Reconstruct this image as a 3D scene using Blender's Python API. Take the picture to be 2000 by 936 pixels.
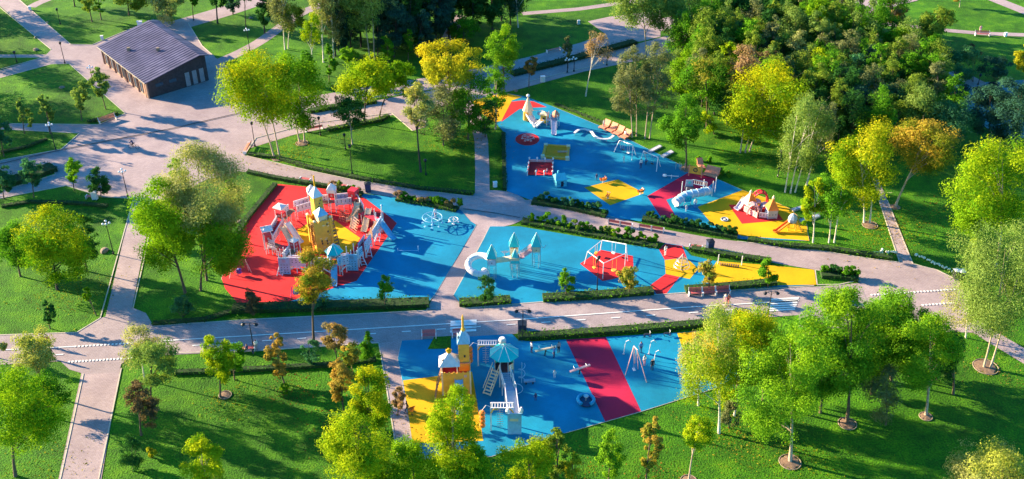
import bpy, bmesh, math, random
import numpy as np
from mathutils import Vector, Matrix
R = math.radians
scene = bpy.context.scene
for o in list(bpy.data.objects): bpy.data.objects.remove(o)

# ---------------- camera ----------------
FPX, PITCH, CAMH = 2050.0, R(33.2), 80.0        # focal length in photo pixels, tilt below the horizon, height
cam = bpy.data.cameras.new('camera'); camo = bpy.data.objects.new('camera', cam)
scene.collection.objects.link(camo); scene.camera = camo
camo.location = (0, 0, CAMH); camo.rotation_euler = (math.pi/2 - PITCH, 0, 0)
cam.sensor_width = 36.0; cam.lens = 36.0*FPX/2000.0; cam.clip_start = 1.0; cam.clip_end = 6000.0
# ---------------- light ----------------
SUN_EL, SUN_AZ = R(18.0), R(20.0)               # sun stands on the left, slightly beyond the scene
world = bpy.data.worlds.new('World'); scene.world = world; world.use_nodes = True
wn, wl = world.node_tree.nodes, world.node_tree.links
bg = wn['Background']; sky = wn.new('ShaderNodeTexSky'); sky.sky_type = 'NISHITA'; sky.sun_disc = False
sky.sun_elevation = SUN_EL; sky.sun_rotation = R(290); sky.altitude = 200; sky.air_density = 1.2; sky.dust_density = 0.6; sky.ozone_density = 3.0
hs = wn.new('ShaderNodeHueSaturation'); hs.inputs['Saturation'].default_value = 1.45; wl.new(sky.outputs[0], hs.inputs['Color']); wl.new(hs.outputs[0], bg.inputs[0]); bg.inputs[1].default_value = 0.092
sl = bpy.data.lights.new('sun', 'SUN'); sl.energy = 5.0; sl.angle = R(0.6); sl.color = (1.0, 0.79, 0.50)
so = bpy.data.objects.new('sun', sl); scene.collection.objects.link(so)
sd = Vector((-math.cos(SUN_AZ)*math.cos(SUN_EL), math.sin(SUN_AZ)*math.cos(SUN_EL), math.sin(SUN_EL)))
so.rotation_euler = sd.to_track_quat('Z', 'Y').to_euler()
scene.view_settings.view_transform = 'Standard'; scene.view_settings.look = 'None'
scene.view_settings.gamma = 1.0; scene.view_settings.use_curve_mapping = False
scene.view_settings.exposure = 1.98
try:
    scene.cycles.max_bounces = 6; scene.cycles.diffuse_bounces = 3; scene.cycles.transmission_bounces = 4; scene.cycles.transparent_max_bounces = 6
except Exception: pass

# ---------------- surveying: photo coordinate -> place on the ground ----------------
SP, CP = math.sin(PITCH), math.cos(PITCH)
def ray(x, y):
    u, v = (x-1000)/FPX, (468-y)/FPX
    return Vector((u, CP + v*SP, -SP + v*CP))
def at(x, y, z=0.0):
    d = ray(x, y); t = (z-CAMH)/d.z
    return Vector((d.x*t, d.y*t, z))
def above(base, x, y):
    """point seen at x, y that stands in the upright plane through base"""
    d = ray(x, y); t = base.y/d.y
    return Vector((d.x*t, base.y, CAMH + d.z*t))
def mpp(p):                                      # metres per photo pixel at p
    return (p.y*CP + (CAMH-p.z)*SP)/FPX

# ---------------- materials ----------------
MAT = {}
def mat(name, col, rough=0.6, var=0.12, scale=3.0, metal=0.0, bump=0.0, spec=0.4, scale2=None):
    if name in MAT: return MAT[name]
    m = bpy.data.materials.new(name); m.use_nodes = True; n, l = m.node_tree.nodes, m.node_tree.links
    b = n['Principled BSDF']; b.inputs['Roughness'].default_value = rough; b.inputs['Metallic'].default_value = metal
    b.inputs['Specular IOR Level'].default_value = spec
    tc = n.new('ShaderNodeTexCoord'); nz = n.new('ShaderNodeTexNoise'); nz.inputs['Scale'].default_value = scale; nz.inputs['Detail'].default_value = 5
    l.new(tc.outputs['Object'], nz.inputs['Vector'])
    mp = n.new('ShaderNodeMapRange'); mp.inputs[1].default_value = .3; mp.inputs[2].default_value = .7
    mp.inputs[3].default_value = 1-var; mp.inputs[4].default_value = 1+var; l.new(nz.outputs[0], mp.inputs[0])
    mx = n.new('ShaderNodeVectorMath'); mx.operation = 'SCALE'; mx.inputs[0].default_value = col[:3]
    last = mp.outputs[0]
    if scale2:
        n2 = n.new('ShaderNodeTexNoise'); n2.inputs['Scale'].default_value = scale2; n2.inputs['Detail'].default_value = 3
        l.new(tc.outputs['Object'], n2.inputs['Vector'])
        m2 = n.new('ShaderNodeMapRange'); m2.inputs[1].default_value = .3; m2.inputs[2].default_value = .7; m2.inputs[3].default_value = 1-var; m2.inputs[4].default_value = 1+var
        l.new(n2.outputs[0], m2.inputs[0]); mm = n.new('ShaderNodeMath'); mm.operation = 'MULTIPLY'; l.new(last, mm.inputs[0]); l.new(m2.outputs[0], mm.inputs[1]); last = mm.outputs[0]
    l.new(last, mx.inputs['Scale']); l.new(mx.outputs[0], b.inputs['Base Color'])
    if bump:
        bp = n.new('ShaderNodeBump'); bp.inputs['Strength'].default_value = bump; bp.inputs['Distance'].default_value = .05
        l.new(nz.outputs[0], bp.inputs['Height']); l.new(bp.outputs[0], b.inputs['Normal'])
    MAT[name] = m; return m

def ramp_mat(name, stops, scale, detail=6, rough=.8, bump=.3, bdist=.05, fine=None, wave=None, big=None):
    m = bpy.data.materials.new(name); m.use_nodes = True; n, l = m.node_tree.nodes, m.node_tree.links
    b = n['Principled BSDF']; b.inputs['Roughness'].default_value = rough; b.inputs['Specular IOR Level'].default_value = .25
    tc = n.new('ShaderNodeTexCoord'); nz = n.new('ShaderNodeTexNoise'); nz.inputs['Scale'].default_value = scale; nz.inputs['Detail'].default_value = detail; nz.inputs['Roughness'].default_value = .65
    l.new(tc.outputs['Object'], nz.inputs['Vector'])
    cr = n.new('ShaderNodeValToRGB'); cr.color_ramp.elements[0].position = .32; cr.color_ramp.elements[1].position = .68
    cr.color_ramp.elements[0].color = (*stops[0], 1); cr.color_ramp.elements[1].color = (*stops[-1], 1)
    for i, s in enumerate(stops[1:-1]):
        e = cr.color_ramp.elements.new(.32 + .36*(i+1)/(len(stops)-1)); e.color = (*s, 1)
    l.new(nz.outputs[0], cr.inputs[0]); col = cr.outputs[0]
    def mult(src, lo, hi, a=.35, bb=.65):
        nonlocal col
        mp = n.new('ShaderNodeMapRange'); mp.inputs[1].default_value = a; mp.inputs[2].default_value = bb; mp.inputs[3].default_value = lo; mp.inputs[4].default_value = hi
        l.new(src, mp.inputs[0]); v = n.new('ShaderNodeVectorMath'); v.operation = 'SCALE'; l.new(col, v.inputs[0]); l.new(mp.outputs[0], v.inputs['Scale']); col = v.outputs[0]
    if fine:
        f = n.new('ShaderNodeTexNoise'); f.inputs['Scale'].default_value = fine[0]; f.inputs['Detail'].default_value = 2; l.new(tc.outputs['Object'], f.inputs['Vector']); mult(f.outputs[0], 1-fine[1], 1+fine[1])
    if big:
        f2 = n.new('ShaderNodeTexNoise'); f2.inputs['Scale'].default_value = big[0]; f2.inputs['Detail'].default_value = 3; l.new(tc.outputs['Object'], f2.inputs['Vector']); mult(f2.outputs[0], 1-big[1], 1+big[1])
    if wave == 'bricks':  # small pavers with darker joints and larger slab fields
        br = n.new('ShaderNodeTexBrick'); br.inputs['Scale'].default_value = 1.0; br.inputs['Mortar Size'].default_value = .012; br.inputs['Brick Width'].default_value = .42; br.inputs['Row Height'].default_value = .21
        br.inputs['Color1'].default_value = (1, 1, 1, 1); br.inputs['Color2'].default_value = (.86, .85, .86, 1); br.inputs['Mortar'].default_value = (.55, .52, .5, 1)
        l.new(tc.outputs['Object'], br.inputs['Vector'])
        v = n.new('ShaderNodeVectorMath'); v.operation = 'MULTIPLY'; l.new(col, v.inputs[0]); l.new(br.outputs[0], v.inputs[1]); col = v.outputs[0]
    l.new(col, b.inputs['Base Color'])
    bp = n.new('ShaderNodeBump'); bp.inputs['Strength'].default_value = bump; bp.inputs['Distance'].default_value = bdist
    src = nz.outputs[0]
    if fine: src = f.outputs[0]
    l.new(src, bp.inputs['Height']); l.new(bp.outputs[0], b.inputs['Normal'])
    MAT[name] = m; return m

GRASS = ramp_mat('lawn grass', [(.018,.088,.0005), (.040,.155,.0006), (.085,.225,.001)], .35, 8, .9, .9, .12, fine=(5.0, .38), big=(.06, .2))
PAVE = ramp_mat('pinkish paving', [(.34,.26,.275), (.405,.315,.325), (.47,.365,.37)], .25, 6, .75, .15, .01, fine=(7.0, .07), wave='bricks', big=(.05, .08))
ROADM = ramp_mat('road paving', [(.33,.265,.275), (.38,.305,.315), (.43,.35,.355)], .3, 6, .75, .15, .01, fine=(7.0, .09), wave='bricks', big=(.06, .1))
def rubber(name, c, v=.1):
    return ramp_mat(name, [tuple(k*(1-v) for k in c), c, tuple(min(k*(1+v), .9) for k in c)], .22, 5, .8, .1, .01, fine=(9.0, .05), big=(.09, .16))
BLUE = rubber('blue rubber', (.002, .215, .37), .18); RED = rubber('red rubber', (.66, .024, .03)); YEL = rubber('yellow rubber', (.66, .37, .003)); CRIM = rubber('crimson rubber', (.48, .014, .06))
WATER = mat('pond water', (.015, .03, .035), .08, .1, .5, spec=.6, bump=.15)
KERB = mat('concrete kerb', (.50, .44, .36), .8, .12, 2)
WHITEP = mat('white road paint', (.80, .80, .78), .6, .08, 3)

LEAF = bpy.data.materials.new('leaves'); LEAF.use_nodes = True
n, l = LEAF.node_tree.nodes, LEAF.node_tree.links; n.clear()
out = n.new('ShaderNodeOutputMaterial'); at_ = n.new('ShaderNodeAttribute'); at_.attribute_name = 'Col'
df = n.new('ShaderNodeBsdfDiffuse'); tr = n.new('ShaderNodeBsdfTranslucent'); ms = n.new('ShaderNodeMixShader'); ms.inputs[0].default_value = .38
gm = n.new('ShaderNodeVectorMath'); gm.operation = 'MULTIPLY'; gm.inputs[1].default_value = (1.3, 1.35, .7)
l.new(at_.outputs['Color'], df.inputs[0]); l.new(at_.outputs['Color'], gm.inputs[0]); l.new(gm.outputs[0], tr.inputs[0])
l.new(df.outputs[0], ms.inputs[1]); l.new(tr.outputs[0], ms.inputs[2]); l.new(ms.outputs[0], out.inputs[0])

# ---------------- object helpers ----------------
COL = scene.collection
def tag(o, label=None, cat=None, group=None, kind=None):
    if label: o['label'] = label
    if cat: o['category'] = cat
    if group: o['group'] = group
    if kind: o['kind'] = kind
    return o
def empty(name, loc, rz=0.0, label=None, cat=None, group=None):
    o = bpy.data.objects.new(name, None); COL.objects.link(o); o.location = loc; o.rotation_euler = (0, 0, rz)
    return tag(o, label, cat, group)
class MB:
    """collects shapes; build() links them as one mesh object"""
    def __init__(s): s.v = []; s.f = []; s.m = []
    def add(s, vs, fs, mi=0):
        k = len(s.v); s.v += [tuple(v) for v in vs]; s.f += [tuple(k+i for i in f) for f in fs]; s.m += [mi]*len(fs); return s
    def box(s, c, d, rz=0.0, mi=0, taper=1.0):
        x, y, z = d[0]/2, d[1]/2, d[2]/2; M = Matrix.Rotation(rz, 3, 'Z'); c = Vector(c); vs = []
        for sz in (-1, 1):
            t = taper if sz > 0 else 1.0
            for sx, sy in ((-1,-1), (1,-1), (1,1), (-1,1)): vs.append(c + M @ Vector((sx*x*t, sy*y*t, sz*z)))
        return s.add(vs, [(3,2,1,0), (4,5,6,7), (0,1,5,4), (1,2,6,5), (2,3,7,6), (3,0,4,7)], mi)
    def beam(s, p, q, w, h=None, mi=0):
        """rectangular bar from p to q"""
        h = h or w; p, q = Vector(p), Vector(q); d = (q-p).normalized()
        a = d.cross(Vector((0,0,1)));  a = a.normalized() if a.length > 1e-3 else Vector((1,0,0)); b = a.cross(d).normalized()
        vs = [e + a*sx*w/2 + b*sy*h/2 for e in (p, q) for sx, sy in ((-1,-1), (1,-1), (1,1), (-1,1))]
        return s.add(vs, [(3,2,1,0), (4,5,6,7), (0,1,5,4), (1,2,6,5), (2,3,7,6), (3,0,4,7)], mi)
    def tube(s, pts, r, n=6, mi=0, cap=True):
        pts = [Vector(p) for p in pts]; rr = r if isinstance(r, (list, tuple)) else [r]*len(pts); vs = []; fs = []
        for i, p in enumerate(pts):
            d = (pts[min(i+1, len(pts)-1)] - pts[max(i-1, 0)]).normalized()
            a = d.cross(Vector((0, 0, 1)) if abs(d.z) < .95 else Vector((1, 0, 0))).normalized(); b = d.cross(a)
            for k in range(n):
                t = 2*math.pi*k/n; vs.append(p + a*math.cos(t)*rr[i] + b*math.sin(t)*rr[i])
        for i in range(len(pts)-1):
            for k in range(n): fs.append((i*n+k, i*n+(k+1) % n, (i+1)*n+(k+1) % n, (i+1)*n+k))
        if cap: fs.append(tuple(range(n))); fs.append(tuple(range(len(vs)-1, len(vs)-1-n, -1)))
        return s.add(vs, fs, mi)
    def lathe(s, c, prof, n=12, mi=0, rz=0.0):
        c = Vector(c); vs = []; fs = []
        for r_, z in prof:
            for k in range(n):
                t = 2*math.pi*k/n + rz; vs.append(c + Vector((r_*math.cos(t), r_*math.sin(t), z)))
        for i in range(len(prof)-1):
            for k in range(n): fs.append((i*n+k, i*n+(k+1) % n, (i+1)*n+(k+1) % n, (i+1)*n+k))
        fs.append(tuple(range(n-1, -1, -1))); fs.append(tuple(range((len(prof)-1)*n, len(prof)*n)))
        return s.add(vs, fs, mi)
    def ring(s, c, R_, r, n=24, m=6, mi=0, axis='Z', a0=0, a1=2*math.pi):
        c = Vector(c); full = abs(a1-a0-2*math.pi) < 1e-6; pts = []
        for k in range(n + (1 if full else 1)):
            t = a0 + (a1-a0)*k/n
            d = {'Z': Vector((math.cos(t), math.sin(t), 0)), 'X': Vector((0, math.cos(t), math.sin(t))), 'Y': Vector((math.cos(t), 0, math.sin(t)))}[axis]
            pts.append(c + d*R_)
        return s.tube(pts, r, m, mi, cap=not full)
    def pyr(s, c, w, d, h, rz=0.0, mi=0, t=0.02):
        """four sided roof with a thin eave"""
        M = Matrix.Rotation(rz, 3, 'Z'); c = Vector(c); vs = [c + M @ Vector((sx*w/2, sy*d/2, z)) for z in (0, t) for sx, sy in ((-1,-1), (1,-1), (1,1), (-1,1))] + [c + Vector((0,0,h))]
        return s.add(vs, [(3,2,1,0), (0,1,5,4), (1,2,6,5), (2,3,7,6), (3,0,4,7), (4,5,8), (5,6,8), (6,7,8), (7,4,8)], mi)
    def slab(s, poly, z0, z1, mi=0):
        n_ = len(poly); a = sum(poly[i][0]*poly[(i+1) % n_][1]-poly[(i+1) % n_][0]*poly[i][1] for i in range(n_))
        if a < 0: poly = poly[::-1]
        vs = [(p[0], p[1], z0) for p in poly] + [(p[0], p[1], z1) for p in poly]
        return s.add(vs, [tuple(range(n_-1, -1, -1)), tuple(range(n_, 2*n_))] + [(i, (i+1) % n_, n_+(i+1) % n_, n_+i) for i in range(n_)], mi)
    def build(s, name, mats, parent=None, smooth=False):
        me = bpy.data.meshes.new(name); me.from_pydata(s.v, [], s.f)
        for m in (mats if isinstance(mats, (list, tuple)) else [mats]): me.materials.append(m)
        me.polygons.foreach_set('material_index', s.m)
        if smooth: me.polygons.foreach_set('use_smooth', [True]*len(s.f))
        me.update(); o = bpy.data.objects.new(name, me); COL.objects.link(o)
        if parent: o.parent = parent
        return o
def copy_tree(o, parent=None):
    c = o.copy(); COL.objects.link(c)
    if parent: c.parent = parent
    for ch in o.children: copy_tree(ch, c)
    return c

# ================= THE GROUND =================
gm_ = MB(); gm_.add([(-3000, -200, 0), (3000, -200, 0), (3000, 5000, 0), (-3000, 5000, 0)], [(0, 1, 2, 3)])
tag(gm_.build('ground', GRASS), kind='structure')
LV = [1.0]
LEVEL = {'playground_surface': .064, 'yellow_zone': .074, 'red_zone': .069, 'crimson_band': .069, 'red_roundel': .069, 'yellow_diamond': .069, 'lawn_patch': .074}
def sheet(name, px, m, kerb=False, side=.0):
    """flat area traced on the ground; every sheet lies 4 mm above the one before"""
    z = LEVEL.get(name) or LV[0]*.002
    if name not in LEVEL: LV[0] += 1
    if name in ('yellow_zone', 'red_zone') and px[0] in ((1362,405),): z = .064+.004
    pts = [at(x, y) for x, y in px]; bm = bmesh.new()
    vs = [bm.verts.new((p.x, p.y, z)) for p in pts]; f = bm.faces.new(vs); bm.normal_update()
    if f.normal.z < 0: f.normal_flip()
    bmesh.ops.triangulate(bm, faces=[f])
    me = bpy.data.meshes.new(name); bm.to_mesh(me); bm.free(); me.materials.append(m)
    o = bpy.data.objects.new(name, me); COL.objects.link(o); tag(o, kind='structure')
    if kerb: kerbline(px, closed=True)
    return z
def smoothpts(P, n=6):
    out = []; P = [Vector(p) for p in P]
    for i in range(len(P)-1):
        p0, p1, p2, p3 = P[max(i-1, 0)], P[i], P[i+1], P[min(i+2, len(P)-1)]
        for k in range(n):
            t = k/n; out.append(.5*((2*p1) + (p2-p0)*t + (2*p0-5*p1+4*p2-p3)*t*t + (3*p1-p0-3*p2+p3)*t**3))
    out.append(P[-1]); return out
def strip(name, px, w, m, z=None, mbx=None, curved=False):
    if z is None: z = LV[0]*.002; LV[0] += 1
    P = [at(x, y) for x, y in px]
    if curved: P = smoothpts(P)
    vs = []
    for i, p in enumerate(P):
        d = (P[min(i+1, len(P)-1)] - P[max(i-1, 0)]).normalized(); nn = Vector((-d.y, d.x, 0))
        vs += [p + nn*w/2 + Vector((0, 0, z)), p - nn*w/2 + Vector((0, 0, z))]
    fs = [(2*i, 2*i+1, 2*i+3, 2*i+2) for i in range(len(P)-1)]
    if mbx: mbx.add(vs, fs); return
    o = MB().add(vs, fs).build(name, m); tag(o, kind='structure'); return o
KB = MB()
def kerbline(px, closed=False, w=.13, h=.10):
    P = [at(x, y) for x, y in px]
    if closed: P.append(P[0])
    for a, b in zip(P, P[1:]):
        if (b-a).length < .3: continue
        KB.beam(a + Vector((0, 0, h/2-.02)), b + Vector((0, 0, h/2-.02)), w, h)
def arc(cx, cy, rx, ry, a0, a1, n=12):
    return [(cx+rx*math.cos(R(a0+(a1-a0)*k/n)), cy-ry*math.sin(R(a0+(a1-a0)*k/n))) for k in range(n+1)]
# plaza and paths (photo survey points)
sheet('plaza', [(-250,170), (0,138), (85,112), (100,97), (138,87), (180,88), (300,38), (368,46), (395,90), (420,112), (440,125), (452,145), (480,203), (600,196), (600,243), (500,270), (478,303), (470,335), (400,352), (330,392), (259,388), (200,385), (130,363), (0,388), (-250,430)], PAVE)
sheet('path', [(-130,-90), (0,12), (100,97), (138,88), (38,0), (-60,-90)], PAVE)
strip('path', [(60,14), (75,6), (110,-8), (200,-40)], 2.2, PAVE)
strip('path', [(-60,110), (0,110), (95,110)], 1.6, PAVE)
strip('path', [(345,50), (440,22), (520,-4), (640,-40)], 5.5, PAVE, curved=True)
strip('path', [(425,122), (470,102), (510,80), (552,50), (590,25), (640,5)], 2.6, PAVE, curved=True)
strip('path', [(560,206), (640,196), (720,182), (870,158), (950,143), (1050,120), (1150,92), (1240,62), (1400,20)], 5.2, PAVE)
strip('path', [(470,275), (560,248), (640,232), (720,216), (830,196), (900,184), (1000,160), (1120,128), (1240,104), (1400,60)], 6.6, PAVE)
sheet('path', [(1148,42), (1190,33), (1290,20), (1290,72), (1235,85), (1190,72)], PAVE)
sheet('path', [(715,230), (765,198), (800,196), (832,222), (832,248), (806,256), (765,222)], PAVE)
strip('path', [(1020,27), (1130,18), (1200,8), (1260,0)], 1.8, PAVE)
strip('path', [(905,195), (930,235), (940,275), (942,330), (942,382)], 2.2, PAVE)
strip('path', [(868,90), (885,55), (900,30)], 2.6, PAVE)
# the long promenade
prom = [(465,300), (482,305), (600,333), (700,354), (820,372), (920,384), (1035,391), (1120,407), (1200,425), (1300,449), (1400,467), (1500,478), (1600,490), (1700,506), (1757,513), (1783,516),
        (1830,528), (1872,548), (1890,590), (1900,650), (1560,640), (1560,605), (1600,560), (1682,553), (1590,527), (1500,512), (1450,503), (1350,484), (1290,474), (1200,455), (1100,436), (1015,428),
        (905,410), (820,394), (760,384), (700,376), (600,357), (520,343), (470,335)]
sheet('promenade', prom, PAVE)
sheet('roundel', arc(965, 408, 69, 36, 0, 360, 40)[:-1], PAVE)
sheet('path', [(930,440), (957,443), (940,475), (885,577), (908,603), (832,606), (850,575)], PAVE)
# road and left paths
strip('path', [(283,375), (228,630)], 3.05, PAVE)
strip('path', [(199,715), (142,1010)], 4.35, PAVE)
road = [(-300,672), (0,656), (100,653), (150,650), (196,622), (260,602), (285,612), (300,637), (400,630), (500,624), (835,607), (1050,591), (1330,573), (1600,560), (1680,556), (1700,600), (1700,640), (1560,616),
        (1330,631), (1000,653), (750,670), (480,687), (320,694), (262,692), (237,712), (232,728), (165,731), (135,722), (118,706), (0,713), (-300,730)]
sheet('road', road, ROADM)
sheet('path', [(740,671), (786,666), (777,700), (786,745), (806,870), (815,900), (776,890), (752,740)], PAVE)
sheet('path', [(1700,340), (1712,340), (1733,392), (1785,518), (1757,518), (1717,392)], PAVE)
strip('path', [(1895,632), (1940,660), (2010,702), (2120,770)], 2.6, PAVE)
sheet('plaza', [(1590,-12), (1640,5), (1672,28), (1690,28), (1790,2), (1840,-20)], PAVE)
strip('path', [(1672,15), (1700,42), (1740,48), (1850,60), (1920,66), (2010,69), (2100,72)], 1.8, PAVE)
strip('path', [(1925,-8), (1965,8), (2010,26), (2100,60)], 3.2, PAVE)
strip('pond_path', [(1862,140), (1880,150), (1915,168)], 3.6, PAVE)
tag(MB().add([at(x, y, .02) for x, y in [(1850,168), (1900,162), (2100,150), (2200,280), (1975,268), (1885,235)]], [(0,1,2,3,4,5)]).build('pond', WATER), kind='structure')
# lawns that stand as islands in the plaza
def island(px, nm='lawn'): sheet(nm, px, GRASS, kerb=True)
island([(-150,182), (0,153), (100,126), (135,125), (245,222), (192,244), (-150,240)])
island([(-150,258), (0,253), (155,261), (120,292), (0,314), (-150,345)])
island([(-150,140), (0,136), (82,113), (-150,113)])
island([(0,349), (104,320), (108,341), (40,362), (0,374), (-100,395), (-100,375)])
island([(1592,528), (1640,533), (1683,547), (1640,556), (1596,557)])
for k in ([(262,384), (196,622), (150,650), (0,655)], [(306,384), (283,500), (260,602)], [(0,388), (130,363), (200,385), (259,388)], [(482,305), (600,333), (700,354), (820,372), (920,384)],
          [(1035,391), (1120,407), (1200,425)], [(1440,472), (1600,490), (1700,506), (1757,513), (1717,392)], [(1783,516), (1733,392)], [(1783,516), (1830,528), (1872,548)], [(237,720), (193,936), (180,1000)], [(163,731), (118,936), (104,1000)],
          [(300,637), (500,624), (835,607)], [(262,692), (480,687), (740,670)], [(1010,652), (1330,631), (1450,622)], [(600,243), (765,221), (806,256)], [(478,303), (500,270), (600,243)], [(0,15), (100,97)], [(38,0), (138,87), (180,88), (300,38)],
          [(740,671), (752,740), (776,890)], [(1030,160), (1130,136), (1240,113)], [(420,112), (395,90), (368,46)], [(905,603), (1050,591), (1330,573), (1590,559)]):
    kerbline(k)
# playground sheets
sheet('playground_surface', [(925,196), (985,182), (1025,189), (1078,208), (1190,254), (1260,289), (1340,328), (1400,350), (1450,372), (1500,389), (1542,408), (1575,438), (1580,471), (1450,468), (1370,455), (1250,433), (1190,425), (1110,406), (1035,391), (990,374), (987,262), (967,240), (928,214)], BLUE)
sheet('playground_surface', [(543,360), (620,368), (700,378), (760,385), (820,396), (900,411), (918,432), (930,440), (900,492), (850,575), (838,589), (700,597), (520,603), (468,597), (440,565), (433,545), (441,520), (467,455), (490,425)], BLUE)
sheet('playground_surface', [(957,443), (1015,443), (1160,468), (1287,488), (1299,476), (1332,480), (1350,500), (1400,511), (1500,519), (1590,528), (1594,557), (1440,566), (1330,574), (1276,577), (1050,591), (903,599), (886,577), (925,507)], BLUE)
sheet('playground_surface', [(785,666), (1000,653), (1012,665), (1040,668), (1330,650), (1420,644), (1500,700), (1400,758), (1250,805), (1090,850), (960,892), (815,897), (806,870), (786,745), (777,700)], BLUE)
A = lambda nm, px, m: sheet(nm, px, m)
A('yellow_zone', [(925,196), (985,182), (1020,190), (1000,197), (979,237), (967,240), (928,214)], YEL)
A('red_zone', [(979,239), (995,200), (1020,197), (1042,199), (1068,210), (1037,211), (1014,214)], RED)
A('red_roundel', arc(1030, 273, 23.5, 12, 0, 360, 28)[:-1], RED)
A('yellow_diamond', [(1141,367), (1207,351), (1258,378), (1192,402)], YEL)
A('crimson_band', [(1264,384), (1348,336), (1402,351), (1382,366), (1301,391), (1326,434), (1290,424)], CRIM)
A('yellow_zone', [(1362,405), (1450,372), (1500,389), (1542,408), (1575,438), (1580,471), (1450,462), (1392,440)], YEL)
LEVEL['red_zone'] = .078
A('red_zone', [(1423,401), (1468,400), (1511,406), (1530,431), (1449,438)], RED)
LEVEL['red_zone'] = .069
A('red_zone', [(543,360), (620,368), (690,376), (714,389), (763,426), (775,437), (697,549), (640,567), (520,603), (468,597), (440,565), (433,545), (441,520), (467,455), (490,425)], RED)
A('yellow_zone', [(565,458), (605,436), (655,432), (704,466), (685,494), (600,498)], YEL)
A('red_zone', [(1133,516), (1173,489), (1236,501), (1237,521), (1206,544), (1177,550)], RED)
A('crimson_band', [(1287,488), (1299,477), (1332,481), (1341,504), (1298,508)], RED)
A('crimson_band', [(1300,536), (1327,542), (1301,575), (1283,576), (1270,558)], RED)
A('yellow_zone', [(1298,509), (1340,504), (1364,526), (1347,546), (1300,536)], YEL)
A('yellow_zone', [(1400,511), (1500,519), (1590,528), (1594,557), (1440,560), (1372,552)], YEL)
A('yellow_zone', [(787,744), (922,727), (944,862), (806,868)], YEL)
A('crimson_band', [(1105,664), (1183,659), (1252,804), (1182,824)], CRIM)
A('yellow_zone', [(1322,651), (1422,645), (1470,690), (1400,740), (1336,690)], YEL)
A('lawn_patch', [(835,683), (848,659), (881,657), (881,682)], GRASS)
for k in ([(930,440), (850,575), (838,589)], [(957,443), (886,577)], [(785,666), (777,700), (786,745), (806,870)], [(1362,405), (1450,372)], [(1183,659), (1252,804)], [(815,897), (960,892), (1090,850), (1250,805), (1400,758)], [(543,360), (490,425), (467,455), (441,520), (433,545), (468,597)], [(1078,208), (1190,254), (1260,289), (1340,328), (1400,350), (1450,372), (1500,389), (1542,408), (1575,438), (1580,471)], [(990,374), (987,262)]):
    kerbline(k, w=.1, h=.08)
tag(KB.build('kerb', KERB), kind='structure')
# painted markings on the road
mk = MB(); ZM = .088
strip('', [(-200,692), (20,684), (145,678)], .16, None, ZM, mk)
strip('', [(315,667), (500,656), (750,641), (1000,626), (1330,602), (1560,588)], .16, None, ZM, mk)
def dashes(x0, y0, x1, y1, n, w, duty=.5):
    for k in range(n):
        a, b = k/n, (k+duty)/n
        strip('', [(x0+(x1-x0)*a, y0+(y1-y0)*a), (x0+(x1-x0)*b, y0+(y1-y0)*b)], w, None, ZM, mk)
dashes(145, 678, 262, 671, 16, .28, .6); dashes(133, 708, 262, 700, 19, .32, .6)
dashes(376, 676, 1330, 613, 14, .16, .26); dashes(107, 694, 150, 692, 1, .16, .4)
dashes(1700, 577, 1868, 566, 26, .3, .6); dashes(1800, 597, 1868, 592, 10, .3, .6); dashes(1345, 612, 1490, 602, 2, .16, .26)
for k in range(4): strip('', [(880-k*.3, 630+k*6.3), (930-k*.3+1, 627+k*6.3)], .42, None, ZM, mk)
for k in range(6): strip('', [(1505-k*1.5, 586+k*4.4), (1560-k*1.5, 583+k*4.4)], .30, None, ZM, mk)
tag(mk.build('road_marking', WHITEP), kind='structure')
DARKM = mat('dark iron', (.03, .035, .045), .45, .1, 5, .3)
d_ = MB(); strip('', [(0,321), (60,307), (120,293), (340,251), (500,214), (620,188)], .22, None, ZM+.004, d_); strip('', [(905,409), (960,416), (1015,426)], .14, None, ZM+.004, d_)
tag(d_.build('drain_channel', DARKM), kind='structure')

# ================= FOLIAGE =================
PAL = {  # lighter, darker, share of lighter
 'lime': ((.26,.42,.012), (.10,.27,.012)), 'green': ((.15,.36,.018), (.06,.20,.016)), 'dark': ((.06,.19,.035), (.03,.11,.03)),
 'yellow': ((.50,.44,.01), (.32,.38,.012)), 'gold': ((.52,.44,.02), (.30,.36,.02)), 'orange': ((.48,.30,.06), (.30,.26,.05)), 'olive': ((.24,.32,.04), (.12,.22,.03)),
 'willow': ((.26,.36,.08), (.13,.24,.05)), 'grey': ((.24,.26,.11), (.13,.17,.07)), 'pale': ((.42,.40,.17), (.26,.32,.08)), 'pink': ((.42,.26,.15), (.26,.20,.10)),
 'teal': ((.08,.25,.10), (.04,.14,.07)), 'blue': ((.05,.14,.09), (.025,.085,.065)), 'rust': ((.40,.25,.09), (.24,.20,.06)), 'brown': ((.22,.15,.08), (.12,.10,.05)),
 'yg': ((.42,.48,.012), (.15,.32,.012)), 'spring': ((.22,.42,.02), (.10,.28,.02)), 'red': ((.50,.04,.06), (.30,.03,.05)), 'autumn': ((.50,.34,.06), (.18,.28,.03)), 'mixed': ((.52,.34,.03), (.10,.22,.02)),
}
PAL = {k_: tuple(tuple(c_*.95 for c_ in v_) for v_ in p_) for k_, p_ in PAL.items()}
BARK = {'brown': mat('brown bark', (.13,.09,.06), .9, .3, 6, bump=.6), 'pale': mat('pale bark', (.42,.33,.24), .85, .25, 5, bump=.5), 'birch': mat('white birch bark', (.62,.56,.46), .8, .28, 4, bump=.3), 'dark': mat('dark bark', (.06,.05,.04), .9, .3, 6, bump=.6)}
NLEAF = [0]
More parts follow.
